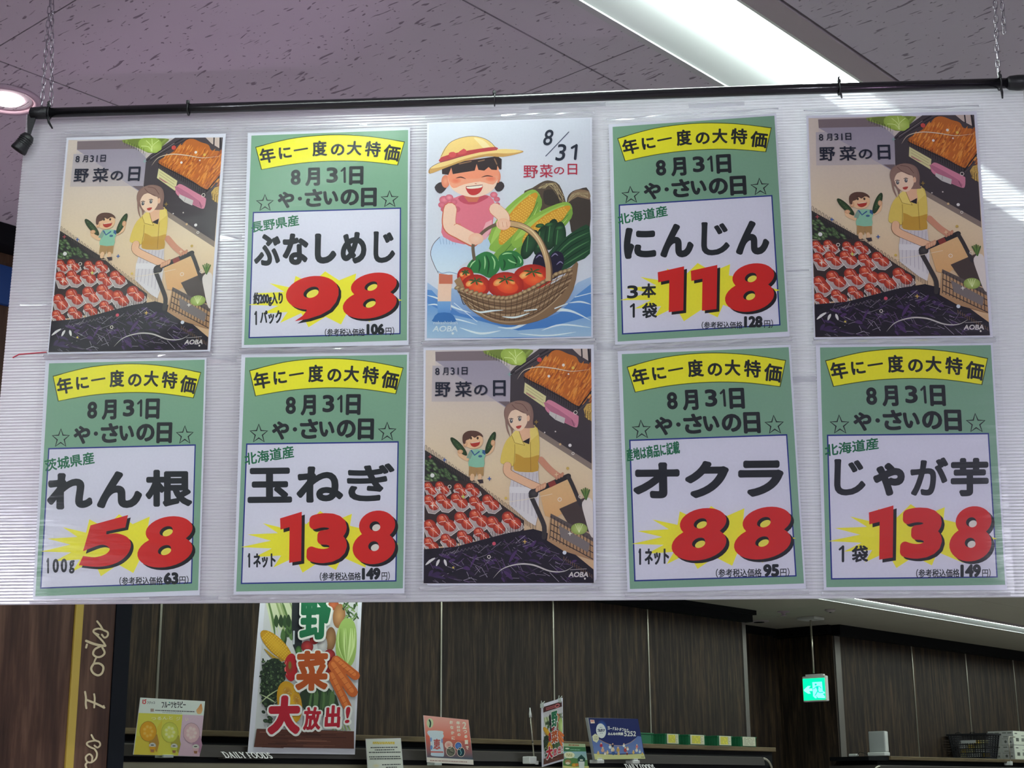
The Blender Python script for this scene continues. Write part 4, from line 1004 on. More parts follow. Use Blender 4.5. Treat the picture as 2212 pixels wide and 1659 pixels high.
    a.stroke([(500, 1535), (560, 1475), (660, 1445), (760, 1450), (870, 1490), (960, 1492), (1022, 1460)], 10, '#c9c1c6', 5, taper=True); a.stroke([(655, 243), (700, 185), (790, 162), (900, 172), (1010, 190), (1130, 178)], 7, '#dccaba', 5, taper=True)
    for p in ([(60, 1448), (90, 1422), (122, 1402)], [(130, 1455), (140, 1430), (150, 1412)], [(196, 1455), (188, 1430), (182, 1412)]): a.stroke(p, 17, '#ded9e2', 2, taper=True)
    a.stroke([(580, 1040), (700, 1025), (885, 988)], 3, '#e6d6c6', 3)
    # lettering
    NV = '#1c2136'
    a.tb('8', 122, 168, 150, 214, NV, .8); a.tb('月', 170, 166, 208, 214, NV, .8); a.tb('31', 222, 165, 275, 212, NV, .5); a.tb('日', 294, 162, 332, 212, NV, 1)
    a.tb('野', 120, 260, 222, 356, NV, 2); a.tb('菜', 250, 256, 360, 356, NV, 1.6); a.tb('の', 375, 278, 462, 346, NV, 2); a.tb('日', 498, 248, 580, 352, NV, 2.2)
    a.tb('AOBA', 990, 1496, 1125, 1530, '#d8cfd6', 1.4, 6); a.stroke([(1000, 1482), (1110, 1476)], 3, '#b8aeb6', 0); a.ell(1098, 1540, 6, 7, '#e6dfe4', n=8)

for Q, lab, z_, cr_ in ((PQ[0], 'picture poster of woman with shopping cart and boy, upper left of the board', .0062, 0),
                   (PQ[7], 'picture poster of woman with shopping cart and boy, below the straw-hat girl', .0014, .010),
                   (PQ[4], 'picture poster of woman with shopping cart and boy, upper right of the board', .0062, 0)):
    t, q = poster('picture_poster', lab, 'poster', Q, z_, 'vegetable aisle picture posters', cr_)
    a = Art(q, dz=1.2e-6); aisle_art(a); a.build('print', t)

# ---- picture poster: girl in a straw hat with a basket of vegetables
def girl_art(a):
    rnd = random.Random(5)
    a.ref([(80, 98), (1210, 55), (1215, 1570), (58, 1588)]); a.clip = (60, 1572, 92, 74, 1198, 1204)
    LN = '#5b4a52'
    a.poly([(92, 108), (1198, 64), (1205, 1560), (72, 1572)], '#cecfe4', 0, '#d2d3e6')
    a.poly([(74, 1190), (150, 1240), (260, 1230), (700, 1300), (1050, 1260), (1110, 1190), (1202, 1150), (1205, 1560), (72, 1572)], '#a9bfe2', 0, '#4f80c8')
    a.poly([(74, 1240), (160, 1300), (300, 1400), (460, 1430), (700, 1480), (980, 1400), (1202, 1200), (1205, 1560), (72, 1572)], '#5f8fd0', 2, '#3f78c6')
    a.poly([(74, 1330), (200, 1400), (420, 1450), (700, 1520), (900, 1500), (1203, 1420), (1205, 1560), (72, 1572)], '#6b9ad6', 0, '#a6c1e0')
    for p, w in (([(74, 1278), (150, 1300), (260, 1360), (380, 1400)], 14), ([(560, 1498), (680, 1500), (800, 1440), (930, 1385), (1060, 1385), (1200, 1450)], 26), ([(1050, 1330), (1130, 1322), (1203, 1340)], 12), ([(1090, 1290), (1203, 1262)], 9), ([(80, 1345), (140, 1342), (210, 1380)], 10), ([(300, 1500), (440, 1540), (580, 1520)], 14), ([(860, 1520), (1000, 1480), (1200, 1500)], 12), ([(260, 1330), (420, 1460)], 7), ([(700, 1540), (900, 1555), (1100, 1530)], 10), ([(120, 1450), (260, 1440), (420, 1480)], 10)):
        a.stroke(p, w, '#dfe8f4', 5, taper=True)
    # corn and bags behind
    a.poly([(740, 580), (800, 540), (870, 498), (920, 490), (985, 520), (1030, 640), (1020, 700), (930, 700), (860, 700)], '#57473e', 3); a.poly([(880, 560), (960, 560), (1010, 640), (960, 660), (885, 650)], '#3c3330', 3)
    a.poly([(1036, 640), (1060, 575), (1120, 548), (1190, 560), (1192, 830), (1080, 850), (1060, 800)], '#453b37', 3); a.poly([(1040, 640), (1070, 572), (1130, 550), (1192, 565), (1192, 620), (1110, 600)], '#8a6f5a', 2)
    for k in range(14):
        a.stroke([(835+rnd.uniform(0, 60), 545), (900+rnd.uniform(-10, 60), 505+rnd.uniform(0, 15)), (980+rnd.uniform(0, 40), 590+rnd.uniform(0, 60))], 2.2, rnd.choice(['#b09a78', '#8f7a60', '#d0bc98']), 3)
        a.stroke([(1045, 640), (1090+rnd.uniform(-10, 30), 575+rnd.uniform(-5, 15)), (1185, 570+rnd.uniform(0, 40))], 2.2, rnd.choice(['#b09a78', '#8f7a60', '#d0bc98']), 3)
    def corn(c0, c1, wd, leaf):
        (x0, y0), (x1, y1) = c0, c1; L_ = math.hypot(x1-x0, y1-y0); ux, uy = (x1-x0)/L_, (y1-y0)/L_; nx, ny = -uy, ux
        f = lambda t, s_: (x0+ux*L_*t+nx*wd*s_, y0+uy*L_*t+ny*wd*s_)
        a.poly([f(-.05, -.7), f(.25, -1.35), (f(.6, -1.3)), f(.95, -.7), f(1.02, 0), f(.9, .8), f(.5, 1.1), f(.2, 1.0), f(0, .5)], '#8fb44e', 3); a.poly([f(0, -.6), f(.3, -1.1), f(.65, -.9), f(.95, -.4), f(.6, -.3), f(.2, -.5)], '#a9c864', 3)
        a.poly([f(.12, -.25), f(.35, -.72), f(.65, -.75), f(.9, -.4), f(1.0, 0), f(.88, .5), f(.6, .62), f(.3, .5), f(.1, .2)], '#d6972a', 3)
        n = int(L_/21)
        for i in range(n):
            t = .14+.8*i/n; h = .62*math.sin(math.pi*min(1, max(0, (t-.02)/1.0)))**.6
            for j in range(-3, 4):
                s_ = j*.2+(.1 if i % 2 else 0)
                if abs(s_) < h: x, y = f(t, s_); a.ell(x, y, 12, 10, '#f2cb5a', '#cf8f2c', 0, 8)
        a.poly([f(-.1, .1), f(.3, .45), f(.7, .68), f(.98, .2), f(.9, .95), f(.5, 1.35), f(.1, 1.2), f(-.1, .8)], '#7da548', 3); a.stroke([f(0, .7), f(.4, .85), f(.9, .5)], 4, '#4c7330', 3); a.stroke([f(.2, 1.0), f(.5, 1.1), f(.85, .75)], 9, '#b8d47a', 3, taper=True)
    corn((550, 960), (830, 575), 82, 1); corn((700, 940), (1060, 665), 74, 1)
    # courgettes
    for x, y, r in ((860, 900, -72), (930, 860, -78), (985, 880, -86), (780, 930, -65)):
        a.ell(x, y, 110, 46, '#2c5a3a', '#12301f', r, 20); a.stroke([(x-22, y+50), (x-10, y-60)], 10, '#4f8a54', 3, taper=True)
    for x, y in ((850, 800), (915, 792), (985, 815)): a.ell(x, y, 30, 14, '#3f7a46', '#1c4028', -10)
    a.poly([(900, 1000), (1000, 900), (1130, 810), (1192, 805), (1196, 990), (1110, 1045), (1010, 1110), (930, 1080)], '#1f4a30', 2)
    for k in range(6): a.stroke([(925+k*18, 1010+k*12), (1050+k*10, 880+k*28), (1194, 812+k*30)], 9, '#4f8054' if k % 2 else '#123322', 3, taper=True)
    a.poly([(800, 1060), (830, 990), (880, 985), (905, 1050), (900, 1110), (820, 1110)], '#1b1530', 3); a.poly([(915, 1030), (950, 978), (1000, 985), (1018, 1040), (990, 1120), (950, 1165), (915, 1150)], '#1d1634', 3)
    for x, y in ((955, 1000), (990, 1055), (848, 1010)): a.stroke([(x-26, y+14), (x, y-8), (x+20, y+6)], 9, '#8c80b0', 3, taper=True)
    # girl: legs, shorts, top, arms
    SK, SKs, SKd = '#f1cdbd', '#e08f72', '#d07a62'
    a.stroke([(205, 1130), (196, 1260), (195, 1380)], 92, SK, 5, caps=False); a.stroke([(205, 1130), (205, 1200)], 92, '#c9705a', 0, caps=False); a.poly([(146, 1320), (240, 1320), (236, 1420), (150, 1420)], '#7aa6dc', 0, '#5b8fd4'); a.poly([(118, 1440), (150, 1400), (235, 1400), (270, 1440), (262, 1462), (120, 1460)], '#3a72b8', 2)
    a.poly([(165, 880), (120, 930), (102, 1000), (130, 1080), (155, 1128), (290, 1135), (300, 1080), (390, 1030), (500, 960), (500, 900), (440, 870), (200, 870)], '#b2c6ea', 2, '#d3dff3')
    for k in range(6): a.stroke([(165+k*22, 890), (172+k*20, 930)], 4, '#8fa9cf', 0)
    a.stroke([(150, 1112), (180, 1128), (230, 1120), (290, 1134)], 6, '#8fa9cf', 3); a.stroke([(165, 880), (120, 930), (102, 1000), (130, 1080), (155, 1128)], 4, LN, 3)
    a.poly([(200, 640), (270, 610), (330, 590), (450, 590), (510, 600), (545, 660), (530, 760), (520, 820), (480, 890), (330, 930), (190, 880), (180, 800)], '#d9778f', 2)
    a.poly([(440, 880), (480, 780), (522, 760), (520, 820), (480, 895), (420, 912)], '#e8aabb')
    a.poly([(290, 615), (330, 650), (400, 655), (470, 625), (500, 600), (440, 590), (340, 588)], '#c05068', 2); a.poly([(330, 600), (360, 640), (420, 640), (440, 600)], '#c9705a')
    for cx_, cy_, r, c in ((195, 625, 34, '#e68ba0'), (180, 660, 26, '#d9778f'), (230, 610, 28, '#eb9aae'), (262, 640, 24, '#d9778f'), (195, 690, 24, '#c9637c'), (280, 690, 26, '#cc6a80'), (535, 590, 26, '#e68ba0'), (556, 620, 22, '#d9778f'), (560, 655, 18, '#c9637c')): a.ell(cx_, cy_, r, r*.8, c, '#c8607a' if r > 20 else c, n=12)
    a.stroke([(545, 690), (600, 740), (600, 790)], 88, SKd); a.stroke([(545, 688), (598, 738), (598, 788)], 82, SK)
    a.stroke([(235, 690), (230, 800), (300, 850), (390, 900)], 96, '#c9654e', 6); a.stroke([(237, 690), (233, 800), (303, 848), (392, 895)], 86, SK, 6); a.stroke([(262, 800), (275, 790), (310, 792)], 4, SKd, 3)
    # head
    a.poly([(130, 540), (160, 508), (210, 505), (215, 540), (180, 580), (150, 575)], '#3c3238', 2); a.poly([(540, 505), (590, 500), (608, 530), (590, 560), (560, 568), (540, 545)], '#3c3238', 2)
    a.ell(205, 500, 28, 44, '#e8a088', '#d98068'); a.ell(560, 465, 22, 44, '#e8a088', '#d98068')
    a.poly([(215, 420), (240, 370), (550, 340), (568, 420), (560, 500), (520, 565), (440, 602), (370, 605), (290, 580), (235, 530)], '#f3d3c6', 3)
    a.poly([(215, 420), (240, 370), (550, 340), (568, 420), (566, 480), (520, 515), (440, 500), (330, 520), (260, 545), (228, 500)], '#e9957a', 3); a.poly([(235, 500), (300, 480), (420, 480), (540, 460), (562, 470), (530, 520), (440, 500), (330, 520), (262, 540)], '#e8a088', 3)
    a.ell(275, 495, 36, 20, '#e4795f', '#e9957a'); a.ell(515, 480, 36, 20, '#e4795f', '#e9957a')
    a.stroke([(275, 478), (310, 470), (345, 482)], 8, '#4b2f30', 4, taper=True); a.stroke([(450, 470), (490, 460), (530, 466)], 8, '#4b2f30', 4, taper=True); a.stroke([(405, 512), (418, 516)], 4, '#b8604e', 0)
    a.poly([(345, 534), (400, 530), (458, 522), (448, 565), (415, 590), (380, 592), (355, 572)], '#c1363a', 3); a.poly([(350, 536), (400, 531), (455, 524), (450, 540), (400, 548), (356, 548)], '#f4ece8', 2); a.stroke([(345, 534), (400, 530), (458, 522)], 4, '#5b2a2a', 2)
    a.poly([(182, 450), (180, 400), (240, 375), (400, 350), (560, 325), (590, 345), (588, 415), (575, 418), (560, 390), (556, 420), (520, 418), (500, 400), (470, 425), (430, 420), (418, 380), (405, 425), (300, 442), (255, 450), (245, 405), (225, 455)], '#35282c', 1)
    for p in ([(300, 380), (380, 362)], [(430, 362), (470, 352)], [(540, 345), (556, 380)]): a.stroke(p, 8, '#8a6652', 0)
    a.poly([(98, 448), (100, 410), (180, 372), (330, 330), (480, 295), (620, 278), (722, 285), (728, 300), (600, 330), (480, 328), (330, 362), (200, 410)], '#c79a5e', 3); a.poly([(100, 412), (180, 366), (330, 325), (480, 288), (620, 276), (728, 290), (640, 306), (500, 308), (340, 345), (200, 395)], '#e8cb8c', 3)
    a.poly([(175, 365), (180, 310), (225, 245), (300, 205), (390, 190), (470, 205), (525, 240), (555, 285), (440, 300), (300, 335)], '#e6c684', 3); a.poly([(400, 200), (460, 215), (500, 250), (520, 280), (470, 275), (430, 235)], '#f0dcae', 3)
    a.poly([(172, 372), (176, 335), (300, 300), (440, 275), (548, 262), (556, 284), (440, 300), (300, 335)], '#b8404a', 2); a.poly([(230, 305), (262, 298), (280, 315), (262, 335), (232, 330)], '#cc5058', 2); a.poly([(285, 312), (330, 275), (352, 300), (320, 315)], '#cc5058', 2); a.stroke([(98, 448), (100, 410), (180, 366), (330, 325)], 3, LN, 3); a.stroke([(176, 330), (225, 245), (300, 205), (390, 190), (470, 205), (525, 240), (555, 285)], 3, LN, 3)
    # peppers, basket, tomatoes
    for pts, c in (([(350, 1080), (400, 1020), (470, 980), (520, 990), (560, 1030), (575, 1090), (540, 1140), (500, 1160), (440, 1130), (370, 1120)], '#2f7a42'), ([(570, 1010), (620, 975), (690, 978), (730, 1020), (735, 1070), (690, 1090), (640, 1100), (590, 1110), (570, 1060)], '#2f7a42')):
        a.poly(pts, c, 3)
    for p in ([(430, 1030), (440, 1070), (430, 1120)], [(480, 1000), (500, 1060), (490, 1140)], [(600, 1030), (610, 1060), (600, 1100)], [(660, 1000), (690, 1040), (680, 1080)], [(400, 1030), (375, 1075), (380, 1110)]): a.stroke(p, 14, '#14502a', 3, taper=True)
    for p in ([(470, 1010), (475, 1050), (470, 1100)], [(520, 1010), (540, 1050), (535, 1100)], [(630, 1030), (650, 1045), (690, 1060)], [(590, 1000), (620, 990), (660, 990)], [(370, 1090), (385, 1060), (410, 1040)], [(700, 1010), (720, 1040), (715, 1060)]): a.stroke(p, 10, '#a8d8a0', 3, taper=True)
    for x, y, rx, ry in ((340, 1150, 58, 66), (800, 1160, 135, 95), (410, 1215, 100, 80), (615, 1210, 125, 92)):
        a.ell(x, y, rx, ry, '#e04a28', '#a82018', 0, 26); a.ell(x+rx*.1, y+ry*.1, rx*.6, ry*.5, '#f0703a', '#dc4626', 10, 18); a.ell(x-rx*.45, y-ry*.2, rx*.26, ry*.24, '#fbd98c', '#ec7a3c', -30, 12); a.ell(x+rx*.35, y-ry*.25, rx*.2, ry*.16, '#f9c878', '#ec7a3c', 30, 12)
        for k in range(6): an = k*1.05+.3; a.stroke([(x, y-ry*.45), (x+rx*.28*math.cos(an), y-ry*.45+ry*.2*math.sin(an)), (x+rx*.5*math.cos(an), y-ry*.4+ry*.34*math.sin(an))], 11, '#2f5a2a', 3, taper=True)
    bs = [(262, 1180), (300, 1245), (400, 1275), (520, 1295), (660, 1275), (800, 1240), (920, 1205), (1010, 1150), (1105, 1045), (1108, 1110), (1080, 1240), (1010, 1350), (900, 1430), (760, 1475), (640, 1482), (520, 1462), (420, 1410), (330, 1330)]
    a.poly(bs, '#8a6b52', 2); a.poly([(262, 1180), (300, 1150), (330, 1215), (300, 1245)], '#a07e5e')
    def rim(t):                           # rim curve and bottom curve by parameter
        x = 275+t*800; return x, 1222+120*math.sin(math.pi*min(t*1.15, 1))*.62-95*max(0, t-.45)*2.4
    for r in range(11):
        f = .06+r*.085; pts = []
        for k in range(15):
            t = k/14; x, y = rim(t); yb = 1480-(abs(t-.47)*1.9)**2.2*190; xb = 300+60*f+(t*(790-170*f))
            pts.append((xb*f+x*(1-f), y+(yb-y)*f))
        a.stroke(pts, 7, ('#5c4331', '#b3957a', '#6d523d')[r % 3], 2, caps=False)
    for k in range(20):
        t = (k+.5)/20; x, y = rim(t); xb = 330+t*650
        a.stroke([(x, y+14), ((x+xb)/2+4, y+110), (xb, 1455-(abs(t-.47)*2)**2*160)], 4, '#4f3929', 3)
    for k in range(26): t = (k+.3)/26; x, y = rim(t); a.ell(x, y, 23, 13, '#d0b48e', '#7c5f46', -25, 10)
    a.stroke([(400, 1030), (392, 940), (420, 890), (480, 830), (560, 790), (640, 785)], 22, '#6d5a4c', 6); a.stroke([(640, 785), (740, 810), (830, 880), (885, 980), (912, 1080), (915, 1180)], 44, '#6b5140', 6, caps=False); a.stroke([(640, 785), (740, 808), (828, 878), (880, 980), (906, 1080), (908, 1180)], 34, '#c4a27e', 6, caps=False); a.stroke([(700, 790), (800, 840), (870, 950), (896, 1060)], 9, '#e8d2b0', 6, taper=True)
    a.ell(600, 790, 50, 40, SK, '#e9b8a4'); a.ell(412, 892, 52, 40, SK, '#e9b8a4')
    for k in range(3): a.stroke([(565+k*28, 775), (570+k*28, 812)], 3, '#d08c78', 0)
    for p in ([(380, 1375), (440, 1395), (520, 1385), (600, 1380)], [(590, 1425), (680, 1430), (780, 1400)], [(740, 1385), (830, 1375)], [(950, 1370), (1040, 1335)]): a.stroke(p, 13, '#dfe8f4', 4, taper=True)
    # lettering
    a.tb('8', 868, 142, 952, 250, '#232a3c', 2, 22); a.stroke([(890, 325), (1052, 155)], 5, '#3c4662', 0); a.tb('3', 955, 240, 1040, 355, '#232a3c', 2, 22); a.tb('1', 1064, 240, 1112, 348, '#232a3c', .5, 18)
    for c, x0, y0, x1, y1 in (('野', 738, 388, 838, 475), ('菜', 850, 380, 940, 470), ('の', 948, 398, 1018, 448), ('日', 1042, 375, 1108, 450)): a.tb(c, x0, y0, x1, y1, '#b5304a', 1)
    a.tb('AOBA', 112, 1488, 292, 1528, '#d5e0f0', 1.6, 8); a.tb('nakashinkan', 120, 1455, 285, 1478, '#c8d6ea', .3); a.ell(252, 1540, 9, 9, '#e6ecf6', n=8)
t, q = poster('girl_poster', 'picture poster of a laughing girl in a straw hat with a basket of vegetables', 'poster', PQ[2], .0062, None)
a = Art(q, dz=1.2e-6); girl_art(a); a.build('print', t)

# ------------------------------------------------------------------ cards, banners and things on the canopy and ledges
def sheet(name, label, cat, P, v, thick, mat='card', group=None, back=False):
    """P: TL TR BR BL as (u, height above eye); a flat piece parallel to the wall"""
    u0 = sum(p[0] for p in P)/4; z0 = min(p[1] for p in P)+EYE
    t = thing(name, label, cat, u0, v, z0, group)
    q = [(p[0]-u0, p[1]+EYE-z0) for p in P]
    o = MB().prism([(p[0], p[1]) for p in q][::-1], 0, -thick, 'z').build('panel', mat, t); o.rotation_euler = (math.pi/2, 0, 0)
    return t, q
def printed(t, a, label=None):
    o = a.build('print', t, label); o.rotation_euler = (math.pi/2, 0, 0); return o
def lines(a, x0, x1, ys, col, w=6, sk=0, seed=1):
    r = random.Random(seed)
    for y in ys:
        x = x0
        while x < x1-8:
            L_ = r.uniform(14, 44); a.stroke([(x, y+sk*(x-x0)/(x1-x0)), (min(x+L_, x1), y+sk*(x+L_-x0)/(x1-x0))], w, col, 0, caps=False); x += L_+r.uniform(4, 9)

# tall vegetable banner (hangs down behind the board in front of the canopy)
def banner_art(a, full=True):
    rnd = random.Random(11)
    W_ = '#eceaf2'
    a.poly([(238, -300), (1150, -300), (1152, 40), (1107, 1468), (122, 1455), (236, 40)], '#c9c6d4', 0, '#cfd0dc')
    a.poly([(238, -300), (1150, -300), (1152, -135), (238, -128)], '#4a2020')
    # leeks / greens top left
    for k in range(16):
        x = 240+k*19; a.stroke([(x, 20), (x+40+k*4, 150+k*6), (x+70+k*6, 330+rnd.uniform(-20, 70))], 30, rnd.choice(['#8fa070', '#b4bf98', '#6f8a50', '#5d7a48', '#c9cfb4']), 4, taper=True)
    for k in range(14):
        x, y = rnd.uniform(330, 520), rnd.uniform(230, 480); a.poly([(x, y-70), (x+26, y-10), (x+10, y+60), (x-24, y+10)], rnd.choice(['#35502f', '#4a6a3c', '#5c7d49', '#2b4228']), 3)
    a.poly([(500, 40), (590, 30), (600, 480), (560, 520), (510, 470)], '#22262e', 2); a.stroke([(520, 330), (518, 450)], 16, '#c9cde0', 0)
    # potatoes, carrots tops
    a.ell(905, 75, 60, 50, '#c76a45', '#a04a2e'); a.ell(965, 180, 62, 120, '#c9966a', '#96643f', 6); a.ell(880, 405, 54, 118, '#ad805c', '#7c5538', 4); a.ell(800, 460, 50, 90, '#d6d2dc', '#a8a3b0')
    for k in range(40): x, y = rnd.uniform(1000, 1140), rnd.uniform(50, 200); a.stroke([(x, y), (x+rnd.uniform(-30, 30), y+rnd.uniform(10, 40))], 14, rnd.choice(['#3c5a34', '#5d7d48', '#86a068', '#2c4428']), 0, taper=False)
    # lettuce
    a.poly([(1010, 210), (1090, 215), (1130, 300), (1135, 480), (1110, 620), (1050, 680), (990, 600), (940, 570), (930, 460), (950, 320)], '#9fbb6a', 3)
    for k in range(16): x = 960+k*10; a.stroke([(1040, 660), (x, 480), (x+rnd.uniform(-10, 20), 300)], 12, rnd.choice(['#bcd48a', '#86a452', '#cfe0a4', '#93b060']), 3, taper=True)
    # tomatoes, peppers
    for x, y, r in ((650, 480, 60), (720, 410, 46), (870, 560, 56), (905, 640, 60), (850, 700, 50), (820, 640, 50)): a.ell(x, y, r, r, '#c03a3c', '#7c1a22')
    a.ell(565, 520, 32, 50, '#5c8a4a', '#2c4a26')
    # corn
    a.ell(345, 470, 205, 78, '#e8b632', '#c08a1c', 44, 24)
    for j in range(-3, 4):
        for i in range(13): 
            t_ = -150+i*25; q = math.radians(44); x, y = 345+t_*math.cos(q)-j*20*math.sin(q), 470+t_*math.sin(q)+j*20*math.cos(q)
            if (t_/190)**2+(j*20/72)**2 < .95: a.ell(x, y, 11, 9, '#f3cc4c', '#cf9a24', 44, 7)
    a.stroke([(225, 500), (330, 590), (420, 620)], 30, '#b08a2c', 3, taper=True)
    # red pepper, kale, yellow pumpkin
    a.poly([(440, 590), (490, 545), (530, 570), (548, 660), (545, 760), (500, 815), (450, 790), (415, 700)], '#b3222c', 3); a.ell(478, 680, 34, 60, '#7a3a20', '#a82a2a'); a.ell(478, 660, 16, 40, '#6c7a34', '#8a5a28'); a.stroke([(445, 620), (430, 690), (450, 760)], 9, '#ec8a8a', 3, taper=True)
    a.poly([(230, 640), (330, 590), (410, 650), (430, 780), (400, 860), (340, 960), (290, 1060), (230, 1040), (190, 900), (205, 740)], '#2a3a2a', 3)
    for k in range(420):
        x, y = rnd.gauss(310, 62), rnd.gauss(800, 120)
        if x < 190 or x > 430 or y < 600 or y > 1060: continue
        a.ell(x, y, rnd.uniform(12, 24), rnd.uniform(8, 15), rnd.choice(['#2f4030', '#3d5238', '#4d6644', '#26332a', '#6f8a60']), '#1d2822', rnd.uniform(0, 180), 9)
    for k in range(22): x, y = rnd.uniform(215, 330), rnd.uniform(1000, 1210); a.ell(x, y, rnd.uniform(18, 34), rnd.uniform(12, 22), rnd.choice(['#2f4030', '#4d6644']), '#1d2822', 30, 9)
    a.stroke([(175, 1040), (260, 960), (390, 880)], 12, '#b9c4a0', 3, taper=True); a.stroke([(180, 940), (280, 990), (340, 1030)], 12, '#b9c4a0', 3, taper=True)
    a.ell(472, 1020, 118, 210, '#e6b42c', '#c9921c', -14, 26); a.ell(450, 920, 52, 60, '#b0762a', '#d39a2c', -10); a.ell(545, 1000, 34, 70, '#b0762a', '#d39a2c', -20)
    for k in range(16): a.ell(rnd.uniform(415, 560), rnd.uniform(885, 1050), 11, 6, '#f0cf80', '#a8742c', rnd.uniform(0, 180), 7)
    # spinach bottom, carrots
    a.poly([(600, 900), (860, 880), (960, 1050), (860, 1140), (640, 1120), (590, 1000)], '#2a3a2c', 2)
    for k in range(12): x = 640+k*22; a.stroke([(x, 1100), (x+20, 1000), (x+rnd.uniform(0, 40), 900)], 30, rnd.choice(['#3f5a3a', '#557348', '#2a3f2a']), 3, taper=True)
    for (x0, y0, x1, y1, w_) in ((930, 610, 1120, 760, 90), (900, 660, 1095, 920, 100), (890, 760, 1040, 1060, 84)):
        a.stroke([(x0, y0), (x1, y1)], w_, '#c9622e', 0); a.stroke([(x0, y0-14), (x1-10, y1-14)], w_*.42, '#e07e42', 0)
        for k in range(5): f_ = (k+.6)/5.4; a.stroke([(x0+(x1-x0)*f_-24, y0+(y1-y0)*f_+16), (x0+(x1-x0)*f_+18, y0+(y1-y0)*f_-10)], 4, '#a84a22', 0, caps=False)
    for k in range(6): a.stroke([(880+k*32, 1230), (905+k*33, 1292)], 12, '#9ab070', 0, caps=False)
    a.stroke([(640, 1290), (660, 1200)], 20, '#8fa070', 0)
    # wooden table edge
    a.poly([(150, 1278), (1106, 1300), (1106, 1468), (122, 1455)], '#5a3128')
    for k in range(26):
        y = 1290+k*6.6; x = 140+rnd.uniform(0, 500); a.stroke([(x, y), (x+rnd.uniform(100, 420), y+6)], rnd.uniform(3, 8), rnd.choice(['#3c1f1a', '#74463a', '#4a2820', '#82544a']), 0, taper=False, caps=False)
    # lettering with a white outline
    for c, x0, y0, x1, y1, col, r in (('野', 565, -75, 885, 415, '#166a48', 17), ('菜', 525, 515, 858, 912, '#b4501f', 17), ('大', 250, 950, 585, 1335, '#b81c34', 24), ('放', 600, 1062, 785, 1292, '#b81c34', 8), ('出', 812, 1045, 978, 1270, '#b81c34', 9), ('!', 1012, 1060, 1072, 1225, '#b81c34', 4)):
        a.tb(c, x0-16, y0-14, x1+20, y1+22, W_, r+17, 14, 6, rings=3); a.tb(c, x0, y0, x1, y1, col, r, 14, 6, rings=2)
RB = [(185, 50), (1190, 42), (1120, 1525), (65, 1515)]
BQ = [(5.267, 1.005), (6.015, 1.074), (5.983, .215), (5.22, .212)]
t, q = sheet('vegetable_banner', 'tall vegetable sale banner hanging below the left half of the board', 'banner', [(5.282, 1.262), (6.022, 1.262), (5.983, .215), (5.22, .212)], 6.505, .0006, 'paper')
u0 = (5.282+6.022+5.983+5.22)/4
a = Art([(p[0]-u0, p[1]-.212) for p in BQ], z=.0004, dz=6e-6).ref(RB); banner_art(a); printed(t, a)
for x in (-.33, .36):
    MB().box(x-.012, x+.012, -.006, .004, 1.035, 1.062, .001).build('clip', 'clip', t); MB().tube([(x, 0, 1.06), (x, 0, CZ-1.6-.212)], .0012, 5).build('hanging_line', 'nylon', t)

# small copy of the banner standing edge-on as a projecting sign
pr_, pl_ = at(7.75, 6.45, 0), at(7.487, 6.41, 0); d_ = (pr_-pl_); wd = d_.length
ang = math.atan2(d_.y, d_.x)
t = bpy.data.objects.new('projecting_banner', None); COL.objects.link(t); t.location = pl_+Vector((0, 0, EYE+.156)); t.rotation_euler = (0, 0, ang)
tag(t, 'small vegetable sale banner seen edge-on above the canopy, held by two clips', 'banner')
sq_ = [(0, .386), (wd, .440), (wd, .043), (0, 0)]
o = MB().prism([p for p in sq_][::-1], 0, -.0008, 'z').build('panel', 'paper', t); o.rotation_euler = (math.pi/2, 0, 0)
a = Art(sq_, z=.0004, dz=6e-6).ref([(150, -400), (1205, -400), (1120, 1525), (65, 1515)]); banner_art(a)
a.ell(880, -215, 120, 62, '#c86a72'); a.ell(880, -215, 80, 30, '#4a2020'); lines(a, 330, 760, (-240, -190), '#b05a62', 34, 0, 6); printed(t, a)
for x in (.0, wd-.05):
    zc = .378+x*.2; c_ = MB().box(x-.004, x+.02, -.008, .006, zc-.014, zc+.012, .001).build('clip', 'clip', t)
    for dx, sg in ((0, -1), (.014, 1)): MB().tube([(x+dx, 0, zc+.010), (x+dx+sg*.012, -.01, zc+.028)], .003, 6).build('clip_arm', 'clip', c_)
MB().tube([(.02, .006, .075), (.02, .004, .40)], .003, 6).build('support_rod', 'nylon', t)

# card A: fruit jelly card
RA = [(335, 165), (1705, 240), (1575, 1415), (170, 1370)]
t, q = sheet('promotion_card', 'square yellow and pink card with three round fruit jellies, farthest left on the canopy', 'card', [(4.496, .468), (4.888, .465), (4.869, .19), (4.472, .194)], 6.45, .004, 'card', 'promotion cards on the canopy')
a = Art(q, z=.0004, dz=6e-6).ref(RA)
a.poly([(335, 165), (1705, 240), (1672, 545), (290, 490)], '#e3ebee'); a.poly([(290, 490), (1220, 525), (1120, 1395), (175, 1370)], '#dcd65a', 0, '#d8cf52'); a.poly([(720, 720), (790, 640), (690, 1375), (640, 1380), (180, 1368), (250, 980), (560, 1000)], '#dcc84a'); a.poly([(1220, 525), (1672, 545), (1575, 1415), (1120, 1395)], '#dcc0da', 0, '#cfb0c6')
a.tb('フルーツセラピー', 775, 245, 1290, 385, '#1e2428', 3); a.poly([(930, 250), (960, 262), (940, 300)], '#3aa0a0')
a.stroke([(385, 215), (378, 285), (400, 292)], 22, '#c8323c', 0); a.stroke([(448, 212), (415, 222), (438, 255), (425, 290), (400, 292)], 20, '#c8323c', 4); a.tb('フジッコ', 468, 245, 632, 302, '#2c3844', 1.5)
lines(a, 640, 1480, (435,), '#5b6064', 22, 28, 3); lines(a, 790, 1210, (480,), '#8a8f92', 9, 12, 4); a.rect(540, 400, 610, 462, '#b09a92')
